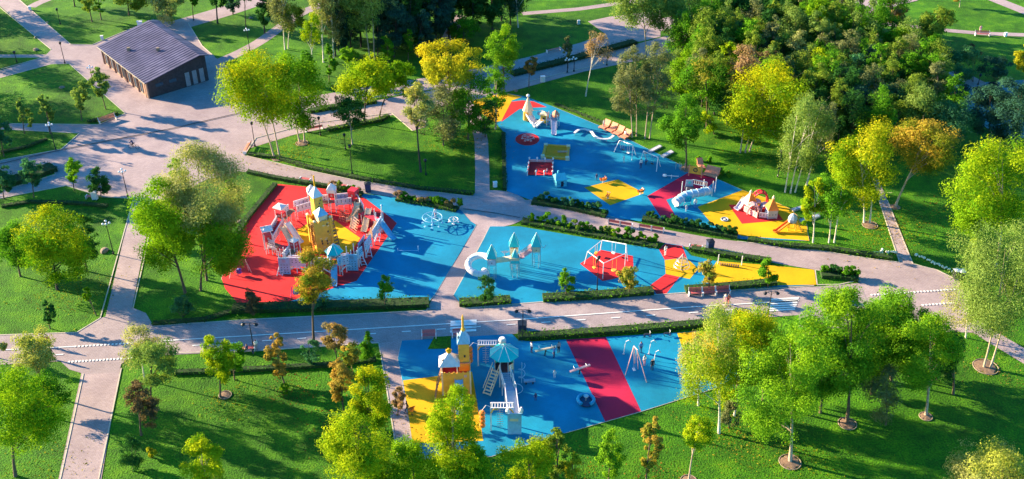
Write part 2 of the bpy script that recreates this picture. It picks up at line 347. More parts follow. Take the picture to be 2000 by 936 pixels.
def leaf_mesh(name, pos, nrm, size, col, droop=0.0, seed=0):
    rng = np.random.default_rng(seed); n = len(pos); NLEAF[0] += n
    nrm = nrm/np.maximum(np.linalg.norm(nrm, axis=1, keepdims=True), 1e-6)
    r = rng.normal(size=(n, 3)); a = np.cross(nrm, r); a /= np.maximum(np.linalg.norm(a, axis=1, keepdims=True), 1e-6); b = np.cross(nrm, a)
    s = (size*rng.choice([.55, .8, 1.0, 1.35, 1.75], n, p=[.2, .25, .25, .2, .1])*rng.uniform(.85, 1.15, n))[:, None]
    v = np.empty((n, 4, 3)); v[:, 0] = pos - a*s*.5; v[:, 1] = pos + b*s*.36 + nrm*s*.12; v[:, 2] = pos + a*s*.5; v[:, 3] = pos - b*s*.36 + nrm*s*.12
    if droop: v[:, 2, 2] -= (s*droop)[:, 0]
    me = bpy.data.meshes.new(name); me.vertices.add(n*4); me.loops.add(n*4); me.polygons.add(n)
    me.vertices.foreach_set('co', v.reshape(-1)); me.loops.foreach_set('vertex_index', np.arange(n*4, dtype=np.int32))
    me.polygons.foreach_set('loop_start', np.arange(0, n*4, 4, dtype=np.int32)); me.polygons.foreach_set('loop_total', np.full(n, 4, np.int32))
    me.update(calc_edges=True)
    ca = me.color_attributes.new('Col', 'FLOAT_COLOR', 'POINT'); c4 = np.ones((n, 4, 4)); c4[:, :, :3] = col[:, None, :]; ca.data.foreach_set('color', c4.reshape(-1).astype(np.float32))
    me.materials.append(LEAF); return me
def profile(shape, t):
    if shape == 'cone': return np.clip(1.08-t, .06, 1)**.85
    if shape == 'poplar': return np.sqrt(np.clip(1-(2*t-.9)**2*.85, .05, 1))*.95
    if shape == 'vase': return np.sqrt(np.clip(1-((t-.55)/.62)**2, .10, 1))
    if shape == 'weep': return np.sqrt(np.clip(1-((t-.42)/.6)**2, .08, 1))
    return np.sqrt(np.clip(1-(2*t-1)**2, .04, 1))
def crown(cen, a, Rr, shape, pal, seed, area, leaf, clumps=None, tips=None, dens=1.0, airy=0.0):
    """leaf clumps spread through the crown; returns mesh and clump centres"""
    rng = np.random.default_rng(seed); nc = clumps or int(np.clip(32 + area/45, 32, 150))
    t = rng.uniform(.03, .98, nc); th = rng.uniform(0, 2*np.pi, nc); pr = profile(shape, t)
    nb = int(np.clip(nc/8, 3, 11)); bt = rng.permutation((np.arange(nb)+.5)/nb)*.84+.08; bth = np.arange(nb)*2.4+rng.uniform(0, 1.2, nb)
    bi = rng.integers(0, nb, nc); use = rng.uniform(0, 1, nc) < .86
    t = np.where(use, np.clip(bt[bi]+rng.normal(size=nc)*.085, .02, .98), t); th = np.where(use, bth[bi]+rng.normal(size=nc)*.42, th); pr = profile(shape, t)
    rad = pr*np.sqrt(rng.uniform(.12, 1, nc))*Rr*(.80+.2*np.cos(th*3+seed))*rng.uniform(.82, 1.1, nc)
    c = np.stack([cen[0]+rad*np.cos(th), cen[1]+rad*np.sin(th), cen[2]+(2*t-1)*a*.93], 1)
    rc = min(Rr, a*1.2)*rng.uniform(.14, .27, nc)*(1.5 if nc < 24 else 1.0)*(0.6+.4*pr)
    nl = int(area*5.8*dens); w = rc**2.4; w /= w.sum(); idx = rng.choice(nc, nl, p=w)
    d = rng.normal(size=(nl, 3)); d /= np.linalg.norm(d, axis=1, keepdims=True)
    rr = rng.uniform(0, 1, nl)**.42*(1+.12*np.abs(rng.normal(size=nl)))
    pos = c[idx] + d*(rc[idx]*rr*1.22)[:, None]*np.array([1, 1, .72])
    if shape == 'weep': pos[:, 2] -= np.abs(rng.normal(size=nl))*rc[idx]*.9
    pos[:, 2] = np.maximum(pos[:, 2], .15)
    out = pos - np.array([cen[0], cen[1], cen[2]-a*.4]); out /= np.maximum(np.linalg.norm(out, axis=1, keepdims=True), 1e-6)
    nrm = d*.8 + out*.6 + rng.normal(size=(nl, 3))*.55 + np.array([0, 0, .25])
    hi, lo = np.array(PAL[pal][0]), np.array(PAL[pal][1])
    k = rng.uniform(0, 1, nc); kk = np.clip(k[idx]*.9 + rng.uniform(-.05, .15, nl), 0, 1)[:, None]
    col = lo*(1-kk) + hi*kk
    if tips:
        th_ = np.array(PAL[tips][0]); hz = np.clip((c[idx, 2]-cen[2])/a*.9 + (k[idx]-.5)*1.6 - .05, 0, 1)[:, None]; hz = hz*.65; col = col*(1-hz) + th_*hz
    col *= rng.uniform(.84, 1.16, nl)[:, None]
    return leaf_mesh('crown', pos, nrm, leaf, col, seed=seed+1), c, rc
TN = [0]
KIND = {'tree': 'broadleaf_tree', 'birch': 'birch_tree', 'willow': 'willow_tree', 'sapling': 'young_tree', 'poplar': 'poplar_tree', 'conifer': 'conifer', 'shrub': 'shrub', 'maple': 'maple_tree'}
CAT = {'conifer': 'conifer', 'shrub': 'shrub'}
def tree(kind, bx, by, top, bot, cx, w, pal, label, stems=1, bark=None, shape=None, tips=None, dens=1.0, group=None, leaf=None):
    TN[0] += 1; seed = TN[0]*17 + 5; rnd = random.Random(seed)
    base = at(bx, by); cy = (top+bot)/2; cen = above(base, cx, cy); m = mpp(cen); th = math.atan2(CAMH-cen.z, cen.y)
    Rr = w/2*m*(1.17 if kind != 'shrub' else 1.0); hv = (bot-top)/2*m*1.04
    a = math.sqrt(max(hv*hv-(Rr*math.sin(th))**2*.45, (hv*.45)**2))/math.cos(th)
    a = min(a, max(cen.z-.25, .4)) if kind != 'shrub' else a
    if kind == 'shrub': cen.z = max(cen.z, a*.9); cen = Vector((cen.x, base.y, cen.z))
    shape = shape or {'birch': 'weep', 'sapling': 'round', 'poplar': 'poplar', 'conifer': 'cone', 'maple': 'vase'}.get(kind, 'round')
    vis = w*(bot-top)*.262*.785*1.2
    if top < 0: vis *= 1.0
    lf = leaf or max(m*2.75, .14)*(1.0 if kind in ('maple', 'tree', 'sapling') else .85)
    area = min(max(vis, 330)*(1.35 if kind in ('sapling', 'conifer') else 1.12), 7800)
    if kind in ('birch', 'willow'): area *= 1.25
    mb_parts = []
    root = empty(KIND[kind], base, 0, label, CAT.get(kind, 'tree'), group)
    rel = Vector((cen.x-base.x, 0, cen.z))
    me, cc, rc = crown((rel.x, rel.y, rel.z), a, Rr, shape, pal, seed, area, lf, tips=tips, dens=dens*(.8 if kind == 'birch' else 1.0))
    o = bpy.data.objects.new('crown', me); COL.objects.link(o); o.parent = root
    bk = BARK[bark or ('birch' if kind == 'birch' else 'brown')]
    Ht = rel.z + a; r0 = max(.035*math.sqrt(max(Ht, 1))*1.0, .05) * (1.25 if kind in ('tree', 'maple') else 1.0)
    if kind == 'shrub':
        tb = MB()
        for k in range(5):
            c = cc[rnd.randrange(len(cc))]; tb.tube([(rnd.uniform(-.1, .1), rnd.uniform(-.1, .1), -.05), (c[0]*.5, c[1]*.5, c[2]*.6), tuple(c)], [.04, .03, .015], 5)
        tb.build('stem', bk, root); return root
    order = sorted(range(len(cc)), key=lambda i: cc[i][2])
    for s in range(stems):
        tb = MB(); off = (s-(stems-1)/2)*.75 if stems > 1 else 0; oy = rnd.uniform(-.4, .4) if stems > 1 else 0
        rs = r0*(.75 if stems > 1 else 1.0); spread = off*1.6*(.5+Rr*.22)
        tp = Vector((rel.x+spread, oy*2, rel.z + a*(.55 if shape != 'cone' else .9))); p0 = Vector((off, oy, -.1)); pts = []; rad = []
        bend = Vector((rnd.uniform(-.25, .25), rnd.uniform(-.2, .2), 0))*(.25*Ht**.5)
        for k in range(8):
            t = k/7; p = p0.lerp(tp, t) + bend*math.sin(t*math.pi)
            if abs(rel.x) > .6: p.x = p0.x + (tp.x-p0.x)*(t**1.25)
            pts.append(p); rad.append(rs*(1.25 if k == 0 else 1)*(1-.82*t))
        tb.tube(pts, rad, 7)
        nl = max(3, int((9 if kind != 'sapling' else 5)/stems + 1))
        for j in range(nl):
            c = Vector(cc[order[int((j*stems+s+.5)/(nl*stems)*len(order)) % len(order)]]); t = min(max((c.z*.62)/max(tp.z, .1), .28), .9); q = p0.lerp(tp, t) + bend*math.sin(t*math.pi)
            if abs(rel.x) > .6: q.x = p0.x + (tp.x-p0.x)*(t**1.25)
            mid = q.lerp(c, .5) + Vector((0, 0, .12*(c-q).length)); rl = rs*(1-.82*t)*.62
            tb.tube([q, mid, c], [rl, rl*.65, rl*.25], 5)
            for u in range(2 if vis > 500 else 0):
                e = c + Vector((rnd.uniform(-1, 1), rnd.uniform(-1, 1), rnd.uniform(-.2, 1)))*Rr*.3; tb.tube([mid, e], [rl*.4, rl*.12], 4)
        tb.build('trunk', bk, root, smooth=True)
    return root
# ---- trees: kind, base x, y, crown top, crown bottom, crown centre x, crown width, colour, label ----
T = tree
# top left, lawns round the plaza
T('sapling',48,262,190,250,48,26,'willow','slender young tree on the upper left lawn, first one left of the twin young trees')
T('sapling',98,262,183,238,92,28,'willow','slim light green young tree leaning over the narrow path, black lamp post at its foot')
T('sapling',160,236,156,214,157,36,'willow','bushy young tree in the middle of the lawn left of the barn-like building')
T('sapling',207,214,133,193,194,38,'willow','young tree at the plaza edge close to the left wall of the dark roofed building')
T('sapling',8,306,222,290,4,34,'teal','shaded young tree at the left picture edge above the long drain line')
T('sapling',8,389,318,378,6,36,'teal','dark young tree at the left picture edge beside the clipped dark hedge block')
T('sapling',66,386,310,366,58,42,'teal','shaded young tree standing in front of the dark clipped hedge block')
T('sapling',145,372,308,356,142,34,'spring','fresh green young tree at the tip of the left lawn, sunlit at its top')
T('sapling',197,384,328,379,194,42,'dark','dark round young tree over the bench and white bin beside the plaza')
T('poplar',180,43,-60,30,170,34,'olive','dark narrow poplar on the far lawn, left one of a close pair')
T('poplar',198,39,-60,24,192,22,'green','slim poplar on the far lawn, right one of a close pair')
T('tree',146,13,-80,4,146,34,'dark','thick dark trunked tree at the top edge above the far lawn',bark='dark')
T('tree',252,30,-70,22,250,70,'olive','spreading olive tree behind the dark roofed building at the top edge')
T('willow',336,47,-22,40,325,66,'pale','pale feathery tree touching the far corner of the dark roof',bark='dark')
T('sapling',378,40,-40,12,376,20,'green','thin trunked tree at the kink of the far path beyond the roof')
T('tree',425,46,-90,16,424,46,'dark','dark tree at the upper path with a straight slim trunk',bark='dark')
T('sapling',481,60,-50,4,479,30,'teal','thin trunked tree alone on the lawn behind the building')
T('tree',455,28,-60,28,452,40,'blue','dark blue green tree overhanging the far path')
T('tree',517,65,-60,50,515,44,'dark','black green tree beside the curved narrow path')
# birch stand
T('birch',557,97,-60,50,553,66,'grey','white stemmed birch left in the stand above the curved narrow path')
T('birch',563,95,0,55,572,48,'olive','birch with a leaning white stem in the birch stand')
T('birch',611,144,22,84,609,40,'yg','golden leaved birch with a long bare white stem',bark='birch')
T('birch',632,122,-60,62,630,58,'pale','tall pale birch, tallest behind the golden leaved one')
T('birch',652,120,-30,82,650,44,'grey','grey green birch at the right end of the birch stand')
T('sapling',604,166,92,168,598,36,'green','young green tree at the foot of the birches, left one')
T('sapling',643,160,84,152,645,24,'green','narrow young tree at the foot of the birches, right one')
T('sapling',678,142,90,124,678,32,'spring','little bright tree on the grass between birches and lime tree')
T('sapling',758,134,68,118,757,26,'green','slender young tree against the dark wood, above the lime crown')
T('sapling',797,120,55,107,799,18,'green','narrow spire shaped young tree against the dark wood')
# dark wood at the top
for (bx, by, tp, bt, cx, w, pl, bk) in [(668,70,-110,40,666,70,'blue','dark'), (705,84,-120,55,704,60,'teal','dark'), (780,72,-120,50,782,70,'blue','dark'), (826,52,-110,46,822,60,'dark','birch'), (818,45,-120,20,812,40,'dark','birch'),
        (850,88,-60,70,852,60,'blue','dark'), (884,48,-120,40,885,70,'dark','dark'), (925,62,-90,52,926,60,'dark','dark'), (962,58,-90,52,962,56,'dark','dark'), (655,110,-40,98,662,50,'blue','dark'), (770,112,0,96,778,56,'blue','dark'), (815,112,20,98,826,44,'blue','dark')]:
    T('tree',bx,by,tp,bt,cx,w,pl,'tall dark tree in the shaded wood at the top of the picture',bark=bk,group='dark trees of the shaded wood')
T('tree',727,118,-80,62,712,90,'willow','big grey green tree with two pale trunks standing before the dark wood',stems=2,bark='pale')
T('birch',1012,54,-60,30,1008,46,'dark','shaded birch at the right edge of the dark wood')
T('tree',906,90,34,82,904,50,'green','round dark green tree right behind the golden crown')
T('shrub',883,80,46,70,884,30,'brown','greyish brown bush beside the narrow dark path at the wood edge')
# centre left trees
T('tree',541,308,102,240,498,138,'yg','large lemon green tree with forked stems at the corner of the central lawn',stems=2,bark='pale',tips='yellow')
T('tree',590,278,105,256,572,104,'lime','yellow green tree right of the lemon one, ringed with bare soil',stems=2,bark='pale')
T('tree',688,282,186,250,681,62,'dark','low dark green tree with a brown stem on the central lawn',bark='pale')
T('tree',712,242,110,200,722,104,'yg','sunny yellow green tree with a slanting trunk before the pink path',bark='dark')
T('tree',740,232,118,190,778,64,'lime','lime green tree reaching right from the slanting trunk, beside the golden crown',bark='dark')
T('tree',884,268,80,168,874,128,'gold','broad golden crown, the most orange one left of the conical green tree',tips='gold')
T('willow',866,284,158,276,866,92,'grey','greyish green bushy willow at the centre of the lawn',dens=.6)
T('tree',822,336,160,250,815,60,'pale','tree with a thin crooked dark trunk and a small olive yellow crown',bark='dark',tips='yellow')
T('tree',914,272,140,262,915,92,'green','dense dark green tree overhanging the narrow straight path',dens=.6)
T('tree',948,268,186,268,946,60,'dark','lowest dark tree beside the orange yellow rubber corner',dens=.55)
T('poplar',984,182,48,166,984,70,'spring','bright green cone shaped tree standing between the two grey roads',tips='lime')
T('tree',968,252,132,214,966,46,'green','thin leaved tree with a brown trunk at the corner of the upper playground',bark='pale',dens=.6)
T('sapling',1033,172,107,148,1037,24,'rust','small reddish brown young tree at the white utility box')
T('sapling',1109,134,72,112,1109,20,'grey','thin grey young tree between the two grey roads')
T('birch',1144,188,58,112,1168,52,'pink','leaning birch with a long white trunk and a sparse pinkish crown',dens=.55)
T('willow',1262,112,-50,52,1248,124,'willow','large feathery tree at the top edge right of the wide grey square',bark='pale')
T('willow',1311,112,-20,66,1312,84,'willow','feathery tree with pale stem right of the large one at the top edge',bark='pale')
T('poplar',1239,268,92,222,1230,72,'grey','grey green poplar with twin bare stems, nearest to the orange loungers',stems=2,bark='pale',dens=.8)
T('poplar',1264,270,82,218,1280,74,'grey','grey green poplar right of its twin, thin pale stems',stems=2,bark='pale',dens=.8)
T('tree',1340,330,188,292,1335,76,'green','leafy green tree in a round soil bed at the edge of the upper playground')
T('maple',1395,262,215,262,1382,36,'yg','small yellow tipped side tree behind the leafy green one')
# wood on the right
W = [
 ('tree',1395,150,18,112,1385,86,'olive','olive tree in the wood, left of the row of dark green crowns',None),
 ('tree',1430,110,-10,64,1432,92,'dark','dark green crown at the top edge of the wood, left one',None),
 ('tree',1500,96,-10,60,1500,96,'dark','dark green crown at the top edge of the wood, middle one',None),
 ('tree',1345,190,95,190,1340,70,'lime','lime green tree at the left edge of the wood beside the grey poplars',None),
 ('tree',1350,120,40,110,1345,70,'willow','pale olive tree at the left edge of the wood below the top feathery trees',None),
 ('tree',1467,140,38,96,1465,86,'green','green tree with yellow tips in the upper wood','yellow'),
 ('willow',1550,140,18,92,1550,82,'willow','round greyish olive crown, smoothest one in the upper wood',None),
 ('tree',1592,120,-6,72,1590,62,'lime','bright lime crown at the top of the wood below the pink square',None),
 ('tree',1628,110,4,66,1625,56,'spring','bright green crown right of the lime one at the top of the wood',None),
 ('tree',1380,250,104,200,1376,94,'green','wide green tree topped with orange at the left of the wood','orange'),
 ('tree',1426,200,84,150,1424,46,'yg','yellow crown squeezed next to the pinkish brown crown',None),
 ('tree',1456,235,88,172,1458,62,'pink','pinkish brown crown in the middle of the wood',None),
 ('tree',1502,210,92,155,1500,54,'brown','dull brown crown right of the pinkish one',None),
 ('poplar',1562,175,60,132,1560,58,'pale','pale olive poplar in the middle of the wood',None),
 ('poplar',1598,220,94,168,1596,52,'yg','yellowish poplar in the middle of the wood',None),
 ('poplar',1630,150,40,106,1628,38,'willow','grey green spire behind the yellowish poplar',None),
 ('maple',1520,250,130,190,1518,72,'yg','yellow green crown peeking above the many stemmed maple',None),
 ('tree',1660,140,40,110,1655,50,'green','mid green crown in the right part of the wood near the spires',None),
 ('poplar',1688,120,30,86,1686,40,'lime','lime tipped poplar beside the white far path',None),
 ('poplar',1712,150,66,130,1710,26,'pale','thin pale spire in the right part of the wood, left of the broad lime one',None),
 ('poplar',1762,150,50,118,1760,54,'lime','broad lime green poplar at the back right of the wood',None),
 ('poplar',1738,180,96,160,1738,28,'willow','thin green spire in front of the broad lime poplar',None),
 ('poplar',1782,165,100,150,1782,34,'olive','olive spire near the pale blue path',None),
 ('poplar',1808,150,74,118,1806,46,'willow','open V shaped poplar in front of the dark solitary tree',None),
 ('poplar',1838,208,108,186,1838,26,'lime','narrow yellow green spire left of the pond path',None),
 ('tree',1620,230,120,210,1625,60,'dark','dark crown hidden between the yellowish poplar and the teal bushes',None),
 ('tree',1670,210,105,180,1672,64,'teal','teal green crown in the deep shade of the wood',None),
 ('tree',1705,230,130,210,1712,70,'dark','dark crown deep in the shade, above the round teal bush',None),
 ('tree',1780,215,140,200,1775,60,'dark','dark crown right of the deep shade, behind the willow',None),
 ('tree',1660,270,170,250,1665,80,'blue','blackish crown in the darkest hollow of the wood',None),
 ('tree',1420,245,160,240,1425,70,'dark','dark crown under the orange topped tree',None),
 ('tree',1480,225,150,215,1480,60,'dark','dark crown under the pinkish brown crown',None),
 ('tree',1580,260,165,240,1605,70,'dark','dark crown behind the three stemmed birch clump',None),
 ('willow',1740,255,165,240,1738,82,'teal','round teal bush like willow with a pale green tip',None),
 ('willow',1802,275,160,250,1800,90,'willow','round light olive willow above the orange maple',None),
 ('willow',1862,290,192,272,1862,92,'teal','round teal willow at the pond bank',None),
 ('tree',1700,290,220,275,1715,60,'blue','blackish low tree behind the yellow maple',None),
]
for k, bx, by, tp, bt, cx, w, pl, lb, tips in W: T(k,bx,by,tp,bt,cx,w,pl,lb,tips=tips,dens=.8,bark='dark' if pl in ('dark','blue','teal') else 'brown')
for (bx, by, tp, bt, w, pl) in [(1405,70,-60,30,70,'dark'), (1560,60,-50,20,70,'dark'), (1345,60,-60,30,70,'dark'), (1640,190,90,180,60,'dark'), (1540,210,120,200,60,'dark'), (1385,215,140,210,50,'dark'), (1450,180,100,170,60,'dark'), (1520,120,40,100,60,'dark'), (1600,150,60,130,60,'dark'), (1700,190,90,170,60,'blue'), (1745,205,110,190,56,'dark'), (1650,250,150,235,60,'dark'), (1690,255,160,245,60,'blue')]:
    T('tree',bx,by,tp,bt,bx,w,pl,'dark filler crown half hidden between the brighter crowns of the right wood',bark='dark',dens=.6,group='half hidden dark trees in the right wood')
T('maple',1455,298,128,272,1490,148,'yg','many stemmed yellow green maple at the front edge of the wood',stems=3,bark='pale',tips='yellow')
T('birch',1543,376,176,330,1574,92,'willow','clump of three leaning white birch stems with a tall grey green crown',stems=3,dens=1.1)
T('birch',1575,362,192,300,1612,50,'grey','single thin birch behind the three stemmed birch clump',dens=.7)
T('maple',1694,438,246,404,1684,124,'yg','bright golden maple beside the straight narrow path on the right',stems=2,bark='birch',tips='gold')
T('sapling',1588,474,344,440,1586,42,'yg','slim young birch like tree with a straight white trunk next to the yellow corner',bark='birch')
T('maple',1624,474,345,432,1630,74,'green','green tree on two thin white trunks between slim young tree and golden maple',stems=2,bark='birch')
T('maple',1748,404,228,340,1812,112,'mixed','leaning tree with an orange crown over the dark shaded lawn',bark='pale',tips='autumn')
T('tree',1946,520,262,480,1940,158,'lime','broad sunlit yellow green tree at the right edge, upper one of two',bark='pale',tips='yg')
T('willow',1926,716,430,650,1962,184,'willow','broad pale willow on two bare forked trunks at the right edge',stems=2,bark='pale')
T('birch',1886,660,536,640,1880,82,'pale','sparse leafless looking beige tree left of the broad pale willow',dens=.4)
T('tree',1752,62,-30,48,1750,42,'rust','brownish narrow tree on the far bright lawn beside the pale path')
T('tree',1824,100,12,82,1828,66,'olive','solitary dark olive tree on the far bright lawn')
T('shrub',1900,160,92,158,1880,80,'teal','big dark bush between far lawn and pond')
T('shrub',1946,156,106,152,1944,68,'blue','low dark dome shaped bush beside the pond path')
T('shrub',1902,112,88,112,1900,36,'brown','brown topped bush at the edge of the far bright lawn')
T('tree',1930,282,165,262,1926,70,'blue','blue black tree by the pond, left of two')
T('tree',1982,300,150,275,1980,86,'blue','blue black tree by the pond, right of two')
T('tree',2006,160,86,140,2004,40,'gold','yellow tree cut by the right picture edge beside the far lawn')
T('sapling',1874,14,-40,4,1874,26,'orange','thin pale trunk with orange leaves at the top right edge',bark='pale')
T('sapling',1907,530,462,500,1906,30,'yg','tiny yellow tree beside the broad sunlit tree on the right')
# the wood fills up between the single crowns
def inside(x, y, poly):
    r_ = False
    for i in range(len(poly)):
        (x1, y1), (x2, y2) = poly[i-1], poly[i]
        if (y1 > y) != (y2 > y) and x < (x2-x1)*(y-y1)/(y2-y1)+x1: r_ = not r_
    return r_
def fill(poly, step, hpx, wpx, pals, label, group, seed, bark='dark', dens=.62):
    rnd = random.Random(seed); x0, x1 = min(p[0] for p in poly), max(p[0] for p in poly); y0, y1 = min(p[1] for p in poly), max(p[1] for p in poly); y = y0; k = 0
    while y < y1:
        x = x0 + (k % 2)*step/2
        while x < x1:
            bx, by = x+rnd.uniform(-.3, .3)*step, y+rnd.uniform(-.3, .3)*step*.5
            if inside(bx, by, poly):
                h = hpx*rnd.uniform(.75, 1.2); w = wpx*rnd.uniform(.8, 1.25); T(rnd.choice(['tree', 'poplar', 'poplar', 'birch']),bx,by,by-h,by-h*.12,bx,w,rnd.choice(pals),label,bark=bark,dens=dens,group=group)
            x += step
        y += step*.48; k += 1
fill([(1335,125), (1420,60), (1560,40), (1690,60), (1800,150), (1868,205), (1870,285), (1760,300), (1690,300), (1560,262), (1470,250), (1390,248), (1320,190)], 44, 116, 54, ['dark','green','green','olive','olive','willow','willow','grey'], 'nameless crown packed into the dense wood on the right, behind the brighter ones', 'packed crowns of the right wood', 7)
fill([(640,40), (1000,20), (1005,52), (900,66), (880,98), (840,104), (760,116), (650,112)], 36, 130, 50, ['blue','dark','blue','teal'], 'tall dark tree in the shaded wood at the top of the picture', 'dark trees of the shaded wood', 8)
for k, (x, y, h, w) in enumerate([(-70,130,110,90), (-130,180,120,90), (-60,215,110,80), (-170,250,130,100), (-110,300,120,90), (-200,330,140,110), (-150,90,110,90), (-90,40,100,80), (-230,200,130,100), (-280,280,130,110), (-90,20,100,80), (-40,350,90,60)]):
    T('tree',x,y,y-h,y-h*.15,x,w,'green','tall tree just outside the left picture edge whose long shadow falls across the park',group='trees beyond the left picture edge',dens=.6)
# lower right group
T('tree',1654,826,556,770,1650,150,'green','large rounded green tree with a stout dark trunk, biggest of the lower right group',bark='brown',tips='lime')
T('maple',1543,902,618,868,1530,140,'spring','tall bright green maple in a stone ringed bed, lower right group',bark='pale',tips='lime')
T('tree',1740,745,562,700,1734,110,'spring','bright green crown behind and right of the largest tree of the group')
T('tree',1808,812,610,760,1806,118,'spring','light green tree at the right end of the lower right group',bark='pale',tips='lime')
T('tree',1862,770,640,740,1850,60,'dark','dark green tree at the right rim of the lower right group')
T('tree',1490,790,606,752,1478,130,'yg','yellow green round tree behind the bright maple of the lower group',tips='yellow')
T('birch',1364,792,640,752,1352,66,'pale','weeping birch with thin hanging twigs over the blue rubber edge',dens=.8)
T('birch',1404,846,588,790,1392,104,'yg','large weeping birch with golden leaves and a leaning white trunk',tips='pale')
T('birch',1434,812,660,800,1440,50,'yg','slim golden birch between the weeping birch and the maple')
T('sapling',1580,740,640,700,1580,40,'pink','dull pink small tree half hidden behind the large rounded tree')
T('shrub',1588,714,660,694,1586,18,'red','small crimson bush glowing among the green crowns')
T('willow',1730,830,716,818,1722,86,'grey','thin dull green tree in the shade right of the stout trunk',dens=.5)
T('shrub',1424,836,780,836,1428,46,'grey','dry greyish bush at the foot of the weeping birch')
T('sapling',1345,940,812,880,1364,60,'yg','small yellow green tree on a thin slanting pale stem',bark='pale')
T('sapling',1262,946,816,924,1272,38,'autumn','narrow russet and yellow young tree on the lower lawn')
T('sapling',1188,946,842,930,1194,54,'spring','young fresh green tree on the lower lawn left of the russet one')
T('sapling',1118,980,878,956,1116,32,'gold','small orange gold tree at the bottom edge')
T('tree',1090,965,838,940,1086,44,'olive','dull olive narrow tree behind the orange gold one at the bottom edge')
T('tree',1034,1000,856,975,1030,110,'yg','lime yellow tree at the bottom edge below the blue surface')
T('tree',1930,1040,868,1010,1930,170,'pale','yellowish tree at the bottom right corner with many upright twigs',tips='yg')
T('tree',1602,806,632,784,1602,104,'green','green tree filling the gap between bright maple and largest rounded tree',tips='lime')
T('tree',1702,770,600,748,1700,104,'green','green tree directly behind the stout trunk of the lower right group',tips='lime')
T('tree',1776,740,590,716,1772,100,'green','middle green tree of the lower right group, behind the light green one')
T('tree',1440,760,606,716,1438,90,'lime','lime tree standing behind the two weeping birches',tips='yellow')
T('shrub',1820,745,700,745,1846,60,'dark','low dark bush at the foot of the lower right group')
# bottom centre
T('tree',880,1000,758,960,890,100,'yg','tall lime yellow tree in front of the small yellow castle',tips='lime',bark='pale')
T('tree',935,1010,872,990,926,76,'lime','lime tree at the bottom edge right of the tall lime yellow one')
T('tree',806,990,858,980,806,100,'lime','lime green tree at the bottom edge by the end of the narrow path')
T('tree',704,1010,806,985,700,126,'yg','dense lime green tree at the bottom edge left of the narrow path')
T('tree',722,856,716,842,724,84,'yg','golden green tree beside the narrow path next to the yellow surface',tips='yellow')
T('sapling',672,836,702,786,662,50,'orange','orange brown tree with a dark thin trunk left of the golden green one',bark='dark')
T('sapling',662,722,626,684,652,50,'rust','rusty orange tree overhanging the road edge')
T('sapling',690,740,670,712,686,40,'autumn','small yellowing tree between the rusty tree and the green cone')
T('conifer',716,706,646,704,718,44,'green','small cone shaped green tree at the corner of road and narrow path')
T('sapling',776,812,752,802,778,30,'pink','little reddish grey tree growing over the narrow path')
T('shrub',607,712,664,710,607,46,'teal','dark teal bush at the foot of the tall road side tree')
T('tree',613,668,484,592,614,78,'mixed','road side tree with a long bare trunk and an orange olive crown',bark='brown',tips='autumn')
T('conifer',612,604,556,602,618,34,'teal','dark conifer behind the long bare trunk')
T('conifer',490,612,560,606,490,42,'brown','dark purplish brown conifer at the tip of the red surface')
T('sapling',556,750,652,742,542,38,'orange','narrow orange tree on the lower lawn beside the road')
T('shrub',559,772,748,770,556,20,'lime','small bright bush at the foot of the narrow orange tree')
T('sapling',430,776,648,752,424,56,'yg','yellow green upright tree on the lower lawn beside the road')
T('sapling',458,742,672,722,458,48,'green','green leafy side tree touching the yellow green upright one')
T('tree',404,1000,852,960,400,78,'yg','yellow green tree top at the bottom edge of the lower left lawn',bark='pale')
T('birch',282,742,634,700,272,84,'pale','pale feathery tree overhanging the crossing of road and path',dens=.7)
T('tree',296,800,664,756,304,80,'willow','soft green tree at the corner of crossing and lower lawn')
T('tree',276,850,742,836,280,56,'brown','dry brown tree below the soft green one')
T('shrub',260,920,850,920,256,60,'dark','dark bush at the lower path')
T('shrub',296,894,874,892,296,24,'gold','small round yellowish shrub on the lower lawn')
T('tree',84,770,642,728,66,88,'pale','pale yellow tree at the road below the left crossing',tips='yg')
T('tree',30,930,716,884,40,140,'lime','large lime green tree in the bottom left corner',tips='lime')
T('tree',84,812,724,800,92,76,'green','green tree right behind the large lime one in the bottom left')
T('tree',-4,700,648,690,-4,30,'pale','pale tree cut by the left picture edge at the road')
# left middle
T('tree',112,566,404,552,112,124,'lime','round golden green tree on the left lawn casting a long double shadow',bark='dark',tips='yellow')
T('tree',40,540,436,528,34,86,'green','green tree at the left edge behind the golden green one')
T('tree',170,530,420,510,164,52,'dark','dark green tree right behind the golden green one')
T('sapling',188,616,562,588,170,14,'lime','tiny bent sapling nearly bare beside the left path')
T('sapling',98,642,586,634,95,28,'dark','thin dark young tree near the road on the left lawn')
T('willow',404,548,284,460,396,158,'pale','tall pale willow, back one of the big clump left of the red surface')
T('tree',362,572,352,535,316,124,'lime','broad yellow green tree, front left one of the big clump')
T('tree',392,568,400,540,418,120,'lime','green yellow tree, front right one of the big clump beside the red surface',tips='yg')
T('poplar',348,470,300,380,346,36,'spring','slim green top rising at the left shoulder of the pale willow')
T('tree',300,480,392,470,296,66,'yg','sunny left shoulder tree of the big clump above the pink path')
T('tree',452,470,350,450,456,50,'green','green tree at the right flank of the pale willow')
T('shrub',356,620,570,620,358,44,'teal','dark teal bush in the shade under the big clump')
